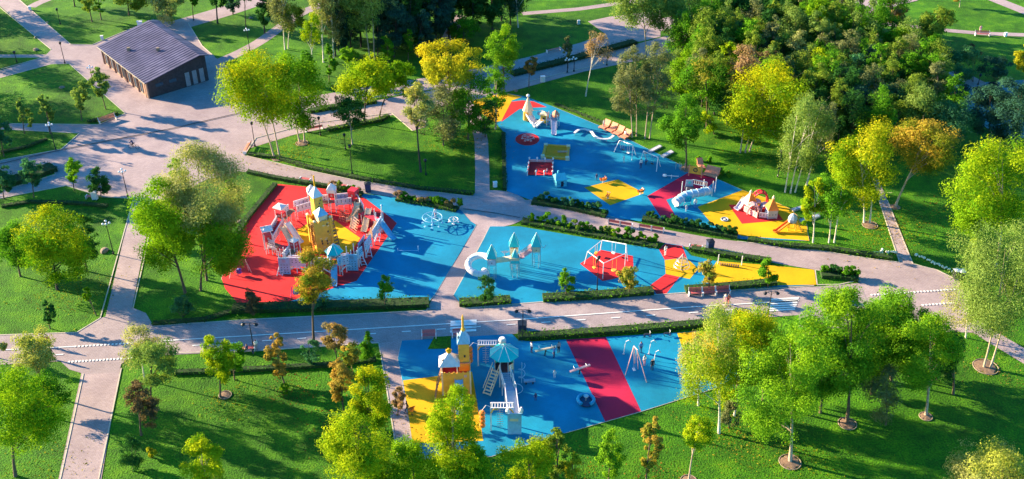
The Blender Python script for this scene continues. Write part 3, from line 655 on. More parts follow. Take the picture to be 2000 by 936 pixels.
# small trees in the playground strips
T('conifer',752,602,538,586,750,34,'green','small dark tree in the hedge strip below the open blue surface',shape='round')
T('conifer',948,598,538,588,950,40,'dark','small dark tree in front of the curled white tube slide',shape='round')
T('conifer',1105,580,522,572,1105,34,'green','small egg shaped green tree in the hedge left of the swing hexagon',shape='round')
T('sapling',1228,576,518,566,1228,42,'autumn','small reddish green tree in the hedge right of the swing hexagon')
T('sapling',1384,566,508,556,1384,40,'autumn','small green and orange tree on the yellow rubber tip')
T('sapling',1500,562,506,556,1500,38,'green','small green tree in the long hedge above the three benches')

# soil beds round trunks
SOIL = mat('bare soil', (.20, .13, .09), .95, .3, 4, bump=.5); STONE = mat('bed edging stone', (.26, .20, .15), .85, .25, 3, bump=.4)
for (x, y, r_, lb) in [(543,310,1.2,'round soil bed under the lemon green tree'), (590,280,1.3,'round soil bed under the yellow green tree'), (1340,331,1.3,'pale ringed soil bed beside the upper playground'), (1543,903,1.5,'stone ringed soil bed under the bright maple'), (1655,828,1.3,'soil bed at the stout dark trunk'),
                       (1925,717,1.9,'large reddish soil bed round the two forked trunks at the right'), (1699,440,1.4,'soil ring under the golden maple'), (440,772,.9,'round pale bed at the yellow green upright tree'), (1345,940,1.1,'soil bed at the slanting pale stem'),
                       (1808,814,.9,'small soil bed at the right end of the lower group'), (1748,405,.9,'soil bed at the leaning orange tree')]:
    p = at(x, y); r_ *= .72; e = empty('tree_bed', p, 0, lb, 'tree bed', 'soil beds round the trunks')
    sb_ = MB().lathe((0,0,.03), [(r_, 0), (r_*.9, .06), (r_*.3, .14)], 20); rj = random.Random(int(x)); jj = [rj.uniform(.82, 1.12) for _ in range(20)]; sb_.v = [(v_[0]*jj[i_ % 20], v_[1]*jj[i_ % 20], v_[2]) for i_, v_ in enumerate(sb_.v)]; sb_.build('soil', SOIL, e)
    MB().ring((0,0,.05), r_+.05, .06, 24, 6).build('edging', STONE, e)

# hedges: body of leaf cards over a dark core
HC = mat('hedge core', (.02, .05, .012), 1, .3, 4)
def hedge(px, w, h, pal, label, dens=1.0, nm='hedge', leaf=.17):
    P = [at(x, y) for x, y in px]; o0 = P[0].copy(); rng = np.random.default_rng(int(px[0][0]*7+px[0][1])); pos = []; nr = []; core = MB()
    for a, b in zip(P, P[1:]):
        L = (b-a).length; d = (b-a)/L; nn = Vector((-d.y, d.x, 0)); n_ = int(L*(w+2*h)*16*dens)
        core.beam(a-o0+Vector((0,0,h*.42)), b-o0+Vector((0,0,h*.42)), w*.8, h*.8)
        s = rng.uniform(-.1, L+.1, n_); ph = rng.uniform(0, 1, n_); lump = 1+.14*np.sin(s*1.7+P[0].x)+.1*np.sin(s*4.1)
        per = (w+2*h)*ph; u = np.where(per < h, -w/2, np.where(per < h+w, per-h-w/2, w/2)); z = np.where(per < h, per, np.where(per < h+w, h, w+2*h-per))*lump
        nx = np.where(per < h, -1, np.where(per < h+w, 0, 1)); nz = np.where((per >= h) & (per < h+w), 1, .2)
        j = rng.normal(size=(n_, 3))*.07
        pp = np.stack([a.x-o0.x+d.x*s+nn.x*u, a.y-o0.y+d.y*s+nn.y*u, z], 1)+j; pos.append(pp); nr.append(np.stack([nn.x*nx, nn.y*nx, nz], 1)+rng.normal(size=(n_, 3))*.5)
    pos = np.concatenate(pos); nr = np.concatenate(nr); hi, lo = np.array(PAL[pal][0]), np.array(PAL[pal][1]); k = rng.uniform(0, 1, len(pos))[:, None]; col = (lo*(1-k)+hi*k)*rng.uniform(.6, 1.25, len(pos))[:, None]
    e = empty(nm, o0, 0, label, 'hedge'); me = leaf_mesh('foliage', pos, nr, leaf, col, seed=3); o = bpy.data.objects.new('foliage', me); COL.objects.link(o); o.parent = e
    core.build('branches', HC, e); return e
hedge([(455,606),(640,601),(838,594)], 2.0, .7, 'dark', 'long dark hedge between the road and the blue surface with the red castle ground')
hedge([(897,594),(945,592),(997,588)], 1.7, .6, 'green', 'short green hedge in front of the curled tube slide')
hedge([(1060,585),(1160,580),(1275,571)], 1.7, .65, 'green', 'green hedge below the swing hexagon')
hedge([(1338,569),(1430,562),(1515,554)], 1.4, .7, 'green', 'green hedge behind the three joined red benches')
hedge([(1350,489),(1420,501),(1505,513)], 1.1, .7, 'green', 'narrow hedge between promenade and yellow rubber tip')
hedge([(1603,540),(1640,541),(1676,547)], 1.6, .7, 'dark', 'dark hedge in the pointed bed where road and promenade meet')
hedge([(1012,661),(1100,656),(1240,646),(1440,630)], 1.3, .7, 'green', 'long trimmed hedge between the road and the lower playground')
hedge([(486,303),(545,310),(600,328),(700,350),(820,370),(925,380)], .9, .55, 'green', 'low hedge along the lower edge of the central lawn')
hedge([(484,338),(540,350),(600,360),(690,374)], .8, .6, 'dark', 'low hedge between the promenade and the red surface')
hedge([(538,362),(486,425),(463,460),(440,520)], .9, .6, 'dark', 'low dark hedge following the left edge of the red surface')
hedge([(605,220),(650,212),(735,200)], 1.5, .7, 'green', 'hedge strip between the two roads behind the lemon green tree')
hedge([(640,256),(690,246),(745,236),(758,228)], 1.0, .6, 'lime', 'light green hedge at the pink corner of the central lawn')
hedge([(172,240),(205,232),(228,222)], .9, .5, 'green', 'small hedge behind the salmon bench of the upper left lawn')
hedge([(2,300),(50,290),(92,274)], .8, .5, 'dark', 'thin dark hedge on the lawn strip above the drain line')
hedge([(4,364),(55,349),(106,330)], 3.0, .9, 'blue', 'dark clipped hedge block in the shaded plaza bed')
hedge([(4,405),(60,396),(140,398),(210,404)], .8, .45, 'dark', 'low curved dark hedge at the top of the large left lawn')
hedge([(335,730),(430,727),(520,722),(640,715),(735,704)], .8, .5, 'dark', 'low dark hedge across the lower lawn parallel to the road')
hedge([(1000,147),(1100,122),(1240,84)], 2.0, .7, 'blue', 'dark hedge between the two parallel grey roads')
hedge([(983,262),(984,320),(986,372)], .7, .5, 'dark', 'narrow dark hedge on the left side of the upper playground')
hedge([(1085,205),(1140,226),(1195,248)], .7, .4, 'green', 'low hedge above the rim of the upper playground')
hedge([(1460,470),(1540,482),(1620,488),(1742,507)], 1.0, .6, 'green', 'low hedge between the promenade and the right lawn')
hedge([(300,634),(400,626),(452,610)], .9, .4, 'dark', 'low dark planting at the road under the big clump')
hedge([(775,390),(830,399),(893,412)], 1.5, .55, 'green', 'rose bed greenery beside the roundel above the blue carousel')
hedge([(1040,395),(1110,405),(1185,422)], 1.9, .6, 'dark', 'shaded rose bed greenery right of the roundel')
hedge([(1020,434),(1100,448),(1200,466),(1285,482)], 1.7, .5, 'green', 'long rose bed greenery above the swing hexagon')
hedge([(1255,430),(1330,444),(1440,464)], 1.5, .6, 'dark', 'shaded rose bed greenery behind the twin red benches')
hedge([(640,373),(665,377),(708,382)], 1.3, .6, 'olive', 'pale flowering bed next to the dark litter bin')
# rose bushes standing up out of the beds
def roses(x0, y0, x1, y1, n_, pals, where, seed):
    rnd = random.Random(seed)
    proto = []
    for k in range(n_):
        t = (k+.5)/n_; x, y = x0+(x1-x0)*t + rnd.uniform(-2, 2), y0+(y1-y0)*t + rnd.uniform(-1.5, 1.5); s = rnd.uniform(.8, 1.4)
        p = at(x, y); pal = pals[rnd.randrange(len(pals))]; c = (0, 0, .85*s)
        me, cc, rc = crown(c, .55*s, .62*s, 'round', pal, seed*50+k, 170, .17, clumps=8)
        me.name = 'foliage'; e = empty('rose_bush', p, 0, where, 'rose bush', where); o = bpy.data.objects.new('foliage', me); COL.objects.link(o); o.parent = e
        tb = MB()
        for q in range(4): tb.tube([(0,0,-.02), tuple(cc[q])], [.03, .01], 4)
        tb.build('stem', BARK['brown'], e)
roses(775,389,900,410,12,['rust','dark','pink','green'],'rusty pink rose bush in the bed beside the roundel, above the blue carousel',1)
roses(1045,392,1180,418,11,['dark','teal','dark'],'dark rose bush in the shaded bed right of the roundel',2)
roses(1030,432,1285,478,17,['green','dark','olive','green','lime'],'green rose bush in the long bed above the swing hexagon',3)
roses(1255,428,1440,462,12,['dark','dark','teal'],'dark rose bush behind the twin red benches',4)
roses(645,372,706,380,6,['olive','green','pink'],'pale pinkish rose bush beside the dark litter bin',5)
roses(1605,536,1672,545,7,['dark','green'],'green rose bush in the pointed bed between road and promenade',6)
# small round shrubs near the swings, white border flowers
for (x, y, c, lb) in [(1410,338,'green','little round shrub behind the big salmon bench, left'), (1424,343,'green','little round shrub behind the big salmon bench, right'), (1365,312,'lime','little bright shrub above the yellow play board'), (1386,314,'green','little green shrub right above the yellow play board')]:
    T('shrub',x,y+3,y-8,y+3,x,12,c,lb)
fl = MB(); rf = random.Random(4)
for (x0,y0,x1,y1,n_) in [(1700,497,1752,494,16), (1785,498,1868,536,34), (1716,500,1722,490,10)]:
    for k in range(n_):
        t = rf.random(); p = at(x0+(x1-x0)*t+rf.uniform(-2,2), y0+(y1-y0)*t+rf.uniform(-1.5,1.5)); fl.lathe((p.x,p.y,.05), [(.05,0),(.16,.12),(.12,.25),(.02,.3)], 6)
tag(fl.build('white_flowers', mat('white petals', (.75,.75,.6), .8)), 'white flowers dotted along the lawn edge beside the promenade end', 'flowers', kind='stuff')

# fallen leaves under the yellowing trees
rngf = np.random.default_rng(11); pf = []; cf = []
for (x, y, r_, n_, cc_) in [(545,300,5,900,(.34,.28,.02)), (884,275,6,900,(.36,.24,.02)), (1694,432,6,1100,(.38,.28,.02)), (1700,470,5,500,(.34,.24,.02)), (1820,420,6,600,(.32,.16,.03)), (660,830,4,600,(.30,.13,.03)), (725,880,5,700,(.34,.26,.02)), (1404,850,5,900,(.34,.27,.03)), (1262,935,3,300,(.28,.13,.03)),
                        (556,765,3,300,(.30,.12,.03)), (112,575,5,500,(.32,.28,.02)), (1455,300,6,700,(.34,.30,.02)), (1543,900,5,500,(.26,.28,.02)), (430,780,3,250,(.32,.28,.02)), (1925,722,5,400,(.28,.20,.05)), (1090,925,4,300,(.32,.2,.02)), (20,930,6,400,(.3,.28,.02)), (640,240,7,400,(.34,.26,.03))]:
    p = at(x, y); q = rngf.normal(size=(n_, 2))*r_*.6; pf.append(np.stack([p.x+q[:, 0]+r_*.3, p.y+q[:, 1], np.full(n_, .075)+rngf.uniform(0, .03, n_)], 1)); cf.append(np.array(cc_)*rngf.uniform(.5, 1.3, (n_, 1)))
pf = np.concatenate(pf); cf = np.concatenate(cf)
fo = bpy.data.objects.new('fallen_leaves', leaf_mesh('fallen_leaves', pf, np.array([0, 0, 1.0])+rngf.normal(size=(len(pf), 3))*.25, .15, cf, seed=9)); COL.objects.link(fo)
tag(fo, 'scattered yellow and brown fallen leaves on the grass below the trees', 'fallen leaves', kind='stuff')
# ================= BUILDING =================
def build_house():
    roofm = ramp_mat('metal roof', [(.075, .070, .125), (.10, .09, .155), (.135, .12, .19)], .4, 6, .5, .1, .01, big=(.2, .15))
    wallm = mat('shaded wall', (.045, .04, .05), .8, .25, 2.5); brick = mat('sunlit wall', (.34, .20, .15), .8, .25, 2.0); glass = mat('window glass', (.05, .08, .12), .1, .1, 1, spec=.7); fr = mat('window frame', (.25, .22, .2), .6)  # sun and shade painted into the wall colours: warm left side, dark others
    A_, B_, C_ = at(204, 123), at(291, 193), at(408, 157); D_ = A_ + (C_-B_)*1.0
    o0 = B_.copy(); e = empty('pavilion', o0, 0, 'dark building with a wide sloping grey violet metal roof on the plaza', 'building')
    P = [p-o0 for p in (A_, B_, C_, D_)]
    hA, hB, hC = above(A_, 200, 92).z, above(B_, 288, 159).z, above(C_, 412, 105).z
    hD = above(D_, 312, 44).z; hD = min(max(hD, hA), hA + (hC-hB)*1.3) if hD > 0 else hA
    def wall(p, q, hp, hq, m, nm='wall', th=.2):
        d = (q-p).normalized(); n_ = Vector((d.y, -d.x, 0)); mb = MB()
        vs = [p, q, q+Vector((0,0,hq)), p+Vector((0,0,hp))]; vs += [v-n_*th for v in vs]
        mb.add(vs, [(0,1,2,3), (7,6,5,4), (4,5,1,0), (1,5,6,2), (2,6,7,3), (3,7,4,0)]); return mb.build(nm, m, e), d, n_
    w1, d1, n1 = wall(P[0], P[1], hA-.12, hB-.12, brick); w2, d2, n2 = wall(P[1], P[2], hB-.12, hC-.12, wallm); wall(P[2], P[3], hC-.12, hD-.12, wallm); wall(P[3], P[0], hD-.12, hA-.12, wallm)
    L = (P[1]-P[0]).length
    for k in range(7):
        s = (k+.7)/7.6; c = P[0].lerp(P[1], s) + n1*.03; dark = k < 2
        fm = MB(); fm.beam(c+Vector((0,0,.35)), c+Vector((0,0,2.7)), 1.15, .08) if False else None
        mb = MB(); q0, q1 = c-d1*.5, c+d1*.5
        mb.add([q0+Vector((0,0,.4)), q1+Vector((0,0,.4)), q1+Vector((0,0,2.4)), q0+Vector((0,0,2.4))], [(0,1,2,3)])
        w = mb.build('window', glass, e); f = MB()
        for a, b in ((q0, q1),):
            f.beam(a+n1*.03+Vector((0,0,.4)), b+n1*.03+Vector((0,0,.4)), .08); f.beam(a+n1*.03+Vector((0,0,2.4)), b+n1*.03+Vector((0,0,2.4)), .08)
            f.beam(a+n1*.03+Vector((0,0,.4)), a+n1*.03+Vector((0,0,2.4)), .08); f.beam(b+n1*.03+Vector((0,0,.4)), b+n1*.03+Vector((0,0,2.4)), .08)
        f.build('frame', fr, w)
        pb = MB(); pc = P[0].lerp(P[1], (k+.15)/7.6) + n1*.10; pb.beam(pc, pc+Vector((0,0,hA+(hB-hA)*s-.35)), .22); pb.build('pilaster', brick, e)
    L2 = (P[2]-P[1]).length
    dm = mat('grey door panel', (.22, .26, .32), .4)
    for k, s in enumerate((.66, .78, .90)):
        c = P[1].lerp(P[2], s) + n2*.03; mb = MB(); q0, q1 = c-d2*.42, c+d2*.42
        mb.add([q0+Vector((0,0,.1)), q1+Vector((0,0,.1)), q1+Vector((0,0,2.7)), q0+Vector((0,0,2.7))]+[v+n2*.05 for v in (q0+Vector((0,0,.1)), q1+Vector((0,0,.1)), q1+Vector((0,0,2.7)), q0+Vector((0,0,2.7)))], [(4,5,6,7), (0,4,7,3), (1,2,6,5), (3,7,6,2)])
        w = mb.build('door', dm, e); MB().beam(q1-d2*.15+n2*.1+Vector((0,0,1)), q1-d2*.15+n2*.1+Vector((0,0,1.4)), .05).build('handle', fr, w)
    # roof: long slope rising away, with a ridge near the far side and a short slope behind it
    ov = .7; c0 = sum(P, Vector())/4
    E = [p + (p-c0).normalized()*ov*1.3 for p in P]; E[0].z, E[1].z, E[2].z, E[3].z = hA, hB, hC, hD
    Rg = [E[1].lerp(E[2], .86), E[0].lerp(E[3], .86)]; Rg[0].z = E[2].z + .35; Rg[1].z = E[3].z + .55
    mb = MB()
    vs = [E[0], E[1], Rg[0], Rg[1], E[2], E[3]]; lo = [v-Vector((0,0,.16)) for v in vs]; mb.add(vs+lo, [(0,1,2,3), (3,2,4,5), (9,8,7,6), (11,10,8,9), (0,6,7,1), (1,7,8,2), (2,8,10,4), (4,10,11,5), (5,11,9,3), (3,9,6,0)])
    r = mb.build('roof', roofm, e)
    if r.data.polygons[0].normal.z < 0: r.data.flip_normals()
    # standing seams
    sm = MB(); N = 26
    for k in range(1, N):
        a = E[0].lerp(E[1], k/N); b = Rg[1].lerp(Rg[0], k/N); c = E[3].lerp(E[2], k/N)
        sm.beam(a+Vector((0,0,.03)), b+Vector((0,0,.03)), .05, .07); sm.beam(b+Vector((0,0,.03)), c+Vector((0,0,.03)), .05, .07)
    sm.build('roof_seams', roofm, r)
    g_ = MB(); g_.tube([E[0]-Vector((0,0,.1)), E[1]-Vector((0,0,.1))], .09, 6); g_.build('gutter', DARKM, r)
    for t_ in (.02, .5, .97): q_ = P[0].lerp(P[1], t_)+n1*.12; MB().tube([q_, q_+Vector((0,0,hA-.3))], .05, 6).build('downpipe', DARKM, e)
    for a_, b_ in ((.35,.3),(.6,.62)): q_ = E[0].lerp(E[1], a_).lerp(Rg[1].lerp(Rg[0], a_), b_); MB().box(q_+Vector((0,0,.3)),(.5,.5,.6)).build('vent', STONE, r)
    for t_ in (.2, .42): q_ = P[1].lerp(P[2], t_)+n2*.04; MB().beam(q_-d2*.7+Vector((0,0,2.0)), q_+d2*.7+Vector((0,0,2.0)), .03, .6).build('window', glass, e)
    return e
build_house()

# ================= MATERIALS FOR THINGS =================
WH = mat('white enamel', (.72,.72,.74), .4, .08, 2); LAV = mat('pale lavender panel', (.64,.60,.70), .5, .12, 3); CREAM = mat('cream panel', (.80,.62,.40), .5, .1, 3)
REDP = mat('red panel', (.62,.03,.05), .45); YP = mat('yellow ochre panel', (.82,.43,.055), .5, .1, 2); OR = mat('orange plastic', (.80,.22,.03), .4); TQ = mat('turquoise roof sheet', (.01,.55,.53), .4, .08, 2)
LB = mat('light blue panel', (.25,.50,.70), .45); PK = mat('pink red slats', (.60,.14,.14), .55, .15, 5); SAL = mat('salmon wood', (.72,.28,.17), .55, .15, 4); STEEL = mat('galvanised steel', (.55,.57,.6), .35, .08, 4, .6)
BLK = mat('black metal', (.02,.022,.03), .4); PINKM = mat('pale pink panel', (.70,.42,.42), .5); WOOD = mat('brown plank', (.30,.17,.10), .75, .25, 5); NAVY = mat('dark blue lacquer', (.03,.05,.12), .4); HOLE = mat('dark opening', (.03,.025,.05), .9); BPL = mat('blue plastic', (.01,.30,.55), .35); GREYB = mat('blue grey sheet', (.30,.38,.52), .4); ROPE = mat('rope', (.45,.42,.42), .8)
GLOBE = mat('frosted lamp globe', (.75,.78,.85), .3); SANDM = mat('sand', (.90,.27,.008), .95, .12, 3); PURP = mat('violet blue plastic', (.10,.08,.40), .4)

# ================= BENCHES =================
def bench_proto(m, back, L):
    e = empty('park_bench', (0,0,0)); s = MB()
    for k in range(5): s.box((0, -.2+k*.1, .46), (L-.1, .085, .05))
    s.build('seat', m, e)
    if back:
        b = MB()
        for k in range(4): b.beam((-(L-.1)/2, .27+k*.04, .58+k*.11), ((L-.1)/2, .27+k*.04, .58+k*.11), .03, .09)
        b.build('backrest', m, e)
    for sx in (-1, 1):
        f = MB(); x = sx*(L/2-.02); f.box((x, 0, .22), (.10, .56, .44), taper=.92)
        if back: f.beam((x, .24, .4), (x, .42, 1.0), .09, .06)
        f.box((x, 0, .50), (.12, .60, .08)); f.build('leg', WH, e)
    return e
def bench(x0, y0, x1, y1, m, back, label, flip=False, group='park benches', L=None):
    a, b = at(x0, y0), at(x1, y1); c = (a+b)/2; L = L or max(1.7, (b-a).length); e = bench_proto(m, back, L); e.location = c
    e.rotation_euler.z = math.atan2((b-a).y, (b-a).x) + (math.pi if flip else 0); tag(e, label, 'bench', group); return e
bench(195,243,227,233, SAL, True, 'salmon bench at the edge of the upper left lawn, beside the plaza')
bench(170,388,190,390, PK, False, 'dark red bench in the shade next to the white bin at the plaza')
bench(598,258,630,252, PK, True, 'red slatted bench with backrest between the two roads, right of the yellow green tree', True)
bench(478,302,488,284, SAL, True, 'salmon bench turned sideways at the tip of the central lawn', True)
bench(588,353,606,356, PK, False, 'low pink bench beside the promenade, upper left of the castle, first of two')
bench(660,365,678,369, PK, False, 'low pink bench beside the promenade near the dark bin, second of two')
bench(1189,437,1211,441, PK, True, 'red bench at the promenade, first from the left in the row of four', True)
bench(1212,441,1234,445, PK, True, 'red bench at the promenade, second from the left in the row of four', True)
bench(1248,446,1272,450, PK, True, 'red bench at the promenade, third from the left in the row of four', True)
bench(1273,450,1296,454, PK, True, 'red bench at the promenade, right end of the row of four', True)
bench(1346,485,1371,488, PK, False, 'pink bench beside the navy litter bin on the promenade')
bench(1345,578,1371,577, PK, True, 'left one of the three joined red benches above the road')
bench(1372,577,1397,575, PK, True, 'middle one of the three joined red benches above the road')
bench(1398,575,1425,573, PK, True, 'right one of the three joined red benches above the road, person beside it')
bench(824,661,852,660, PK, True, 'red bench at the road edge beside the green diamond planter')
bench(884,659,910,657, PK, True, 'red bench at the road edge behind the castle spire')
bench(1068,104,1094,98, PK, False, 'shaded bench beside the upper grey road')
bench(1904,70,1932,71, PK, True, 'brown bench on the far bright lawn beside a standing person')
bench(474,687,494,685, PK, False, 'bench below the double lamp at the road, person with scooter beside it')
# big salmon loungers
def lounger(x, y, rz, w, label):
    e = empty('wooden_lounger', at(x, y), rz, label, 'lounger', 'salmon wooden loungers'); s = MB(); b = MB()
    P = [(-1.0,.35), (-.45,.42), (-.05,.30), (.35,.42), (.95,1.15)]
    for (a, za), (c, zc) in zip(P, P[1:]):
        tgt = b if a >= .3 else s; n_ = 5
        for k in range(n_):
            t = (k+.5)/n_; x_ = a+(c-a)*t; z_ = za+(zc-za)*t; dx = (c-a)/n_*.43; dz = (zc-za)/n_*.43
            tgt.add([(x_-dx,-w/2,z_-dz), (x_+dx,-w/2,z_+dz), (x_+dx,w/2,z_+dz), (x_-dx,w/2,z_-dz)] + [(x_-dx,-w/2,z_-dz-.04), (x_+dx,-w/2,z_+dz-.04), (x_+dx,w/2,z_+dz-.04), (x_-dx,w/2,z_-dz-.04)], [(0,1,2,3), (7,6,5,4), (0,4,5,1), (2,6,7,3), (0,3,7,4), (1,5,6,2)])
    s.build('seat', SAL, e); b.build('backrest', SAL, e)
    for sy in (-1, 1):
        f = MB(); f.slab([(-1.0,0), (-1.0,0.01)], 0, .01) if False else None
        for (a, za), (c, zc) in zip(P, P[1:]): f.beam((a, sy*w*.48, za-.10), (c, sy*w*.48, zc-.10), .06, .14)
        f.box((-.8, sy*w*.48, .14), (.10, .07, .28)); f.box((.35, sy*w*.48, .16), (.10, .07, .34)); f.box((.72, sy*w*.48, .38), (.08, .07, .76)); f.build('side_frame', SAL, e)
    return e
for (x, y, lb) in [(1181,250,'salmon lounger with a person on it, leftmost of the four above the upper playground'), (1195,256,'empty salmon lounger, second from the left of the four'), (1208,262,'empty salmon lounger, third from the left of the four'), (1221,269,'salmon lounger with a person in white on it, rightmost of the four')]:
    lounger(x, y, R(48), 1.15, lb)
lounger(1389,343, R(60), 2.2, 'broad salmon lounger beside the yellow play board')
lounger(1369,327, R(100), .9, 'narrow salmon lounger behind the yellow play board')

# ================= LAMPS, BINS, BOXES =================
def lamp(x, y, H, kind, label):
    e = empty('street_lamp', at(x, y), 0, label, 'street lamp', 'street lamps'); p = MB()
    p.lathe((0,0,0), [(.16,0), (.14,.25), (.075,.35), (.06,H*.6), (.045,H)], 8); p.build('pole', BLK, e)
    if kind == 'double':
        a = MB(); a.beam((-.75,0,H), (.75,0,H), .06)
        for s in (-1, 1): a.tube([(s*.75,0,H), (s*.8,0,H+.15), (s*.62,0,H+.28)], .025, 5); a.tube([(0,0,H-.4), (s*.4,0,H-.15), (s*.75,0,H)], .02, 5)
        a.build('arm', BLK, e)
        for s in (-1, 1):
            h = MB().lathe((s*.78,0,H-.45), [(.02,.45), (.10,.40), (.24,.28), (.26,.22)], 10).build('lamp_shade', BLK, e); MB().lathe((s*.78,0,H-.45), [(.05,0), (.17,.06), (.21,.21)], 10).build('globe', NAVY, h)
    elif kind == 'cluster':
        for k in range(4):
            t = k*math.pi/2+.4; a = MB(); a.tube([(0,0,H-.4), (math.cos(t)*.3,math.sin(t)*.3,H-.3), (math.cos(t)*.42,math.sin(t)*.42,H+.02*k)], .02, 5).build('arm', BLK, e)
            MB().lathe((math.cos(t)*.42,math.sin(t)*.42,H-.12+.14*(k % 2)), [(.03,0), (.15,.07), (.18,.17), (.13,.28), (.02,.33)], 8).build('globe', GLOBE, e)
    else:
        MB().lathe((0,0,H), [(.06,0), (.19,.10), (.22,.42), (.30,.45), (.05,.62)], 8).build('lamp_head', BLK, e)
    return e
for x, y, ty, k, lb in [(127,124,88,'s','black lamp post at the fork of the upper left paths'), (181,157,133,'cluster','white globed lamp next to the left wall of the building'), (250,385,336,'cluster','lamp post at the corner of plaza and left path'), (109,293,245,'cluster','lamp post on the lawn strip in the left, white head against the pale path'),
                        (498,286,245,'s','black lamp post at the tip of the central lawn, left of the lemon tree'), (222,497,438,'cluster','white globed lamp on the left lawn beside the left path'), (496,684,632,'double','double armed lamp with a scooter rider below it'), (1021,664,606,'double','double armed lamp on a dark square planter in the middle of the road edge'),
                        (1500,614,571,'double','double armed lamp near the right zebra crossing'), (1166,568,508,'s','tall thin dark post in the hedge below the swing hexagon'), (688,340,290,'s','thin lamp post on the central lawn, right of the dark green tree'), (675,292,268,'s','thin short lamp post left of the dark green tree'), (626,265,235,'s','thin lamp post beside the red slatted bench'),
                        (1108,142,118,'cluster','white headed lamp between the two grey roads, left one'), (1121,140,116,'cluster','white headed lamp between the two grey roads, right one'), (1185,128,95,'s','thin dark lamp post on the lower grey road'), (118,48,22,'s','thin lamp post on the far lawn left of the poplars'), (33,122,106,'s','thin lamp post on the left lawn strip at the fork'),
                        (488,100,60,'cluster','lamp with white globes by the curved narrow path'), (1382,572,548,'s','thin post at the hedge of the three benches'), (832,342,318,'s','thin lamp post near the crooked dark trunk'), (1883,530,480,'s','dark lamp post at the right end of the promenade beside the bins'), (1519,346,300,'s','thin lamp post on the shaded lawn behind the yellow corner'), (1910,166,154,'s','post at the end of the pond path')]:
    b_ = at(x, y); H = max(above(b_, x, ty).z, 1.5); lamp(x, y, H, k, lb)
e = empty('planter', at(1020,645), 0, 'dark square planter box at the foot of the middle double lamp', 'planter'); MB().box((0,0,.5),(1.0,1.0,1.0), taper=1.05).build('box', NAVY, e); MB().box((0,0,1.03),(1.12,1.12,.08)).build('rim', BLK, e)
def bin_(x, y, m, lb, s=1.0):
    e = empty('litter_bin', at(x, y), .2, lb, 'litter bin'); MB().box((0,0,.5*s),(.62*s,.62*s,.95*s), taper=1.06).build('body', m, e); MB().pyr((0,0,.99*s),.74*s,.74*s,.16*s).build('lid', BLK if m is NAVY else WH, e); MB().box((0,0,.02),(.5*s,.5*s,.06)).build('base', BLK, e)
bin_(719,374,NAVY,'navy litter bin at the corner of promenade and blue surface',1.35); bin_(1386,487,NAVY,'navy litter bin on the promenade right of a pink bench',1.35); bin_(186,389,WH,'white bin under the dark round young tree',1.2)
bin_(1866,543,BLK,'black bin at the right end of the promenade, left of two',1.2); bin_(1875,544,BLK,'black bin at the right end of the promenade, right of two',1.2)
def cabinet(x, y, ty, lb):
    b = at(x, y); H = above(b, x, ty).z; H *= .8; e = empty('utility_cabinet', b, .25, lb, 'utility cabinet', 'white utility cabinets'); MB().box((0,0,H/2+.05),(H*.62,H*.45,H-.1)).build('body', WH, e); MB().box((0,-H*.23,H/2),(H*.5,.03,H*.78)).build('door', GLOBE, e); MB().box((0,0,H),(H*.70,H*.52,.07)).build('lid', WH, e)
for a in [(275,56,38,'white cabinet right behind the far corner of the dark roof'), (200,78,68,'small white cabinet on the lawn beside the left roof corner'), (59,20,11,'white cabinet at the top left path junction'), (1060,161,146,'white utility box at the edge of the lower grey road'), (967,366,353,'pale cabinet between straight path and upper playground'), (1130,48,38,'small white cabinet on the shaded lawn at the top'), (1963,72,62,'small pale box beside the far pale path')]: cabinet(*a)
def boulder(x, y, s, lb):
    rnd = random.Random(int(x)); e = empty('boulder', at(x, y), rnd.random()*3, lb, 'stone', 'pale stones on the lawns'); vs = []; mb = MB().lathe((0,0,-.05), [(.55*s,0), (.62*s,.15*s), (.48*s,.36*s), (.2*s,.45*s)], 9)
    mb.v = [(a*rnd.uniform(.85,1.2), b*rnd.uniform(.6,.9), c) for a, b, c in mb.v]; mb.build('rock', STONE, e, smooth=False)
for x, y, s, lb in [(70,98,1.0,'pale stone near the upper left fork, larger one'), (71,74,.8,'pale stone at the edge of the upper left path'), (121,172,.9,'pale stone on the lawn left of the building'), (93,44,.5,'little pale stone right of the upper left path'), (204,491,1.1,'flat pale stone on the left lawn near the globe lamp'), (468,434,.9,'pale stone in the shade beside the red surface'), (1008,178,.7,'pale stone above the orange yellow corner'), (1262,300,.4,'small stone below the swings'), (490,36,.8,'pale stone on the lawn at the top near the thin trunk')]: boulder(x, y, s, lb)

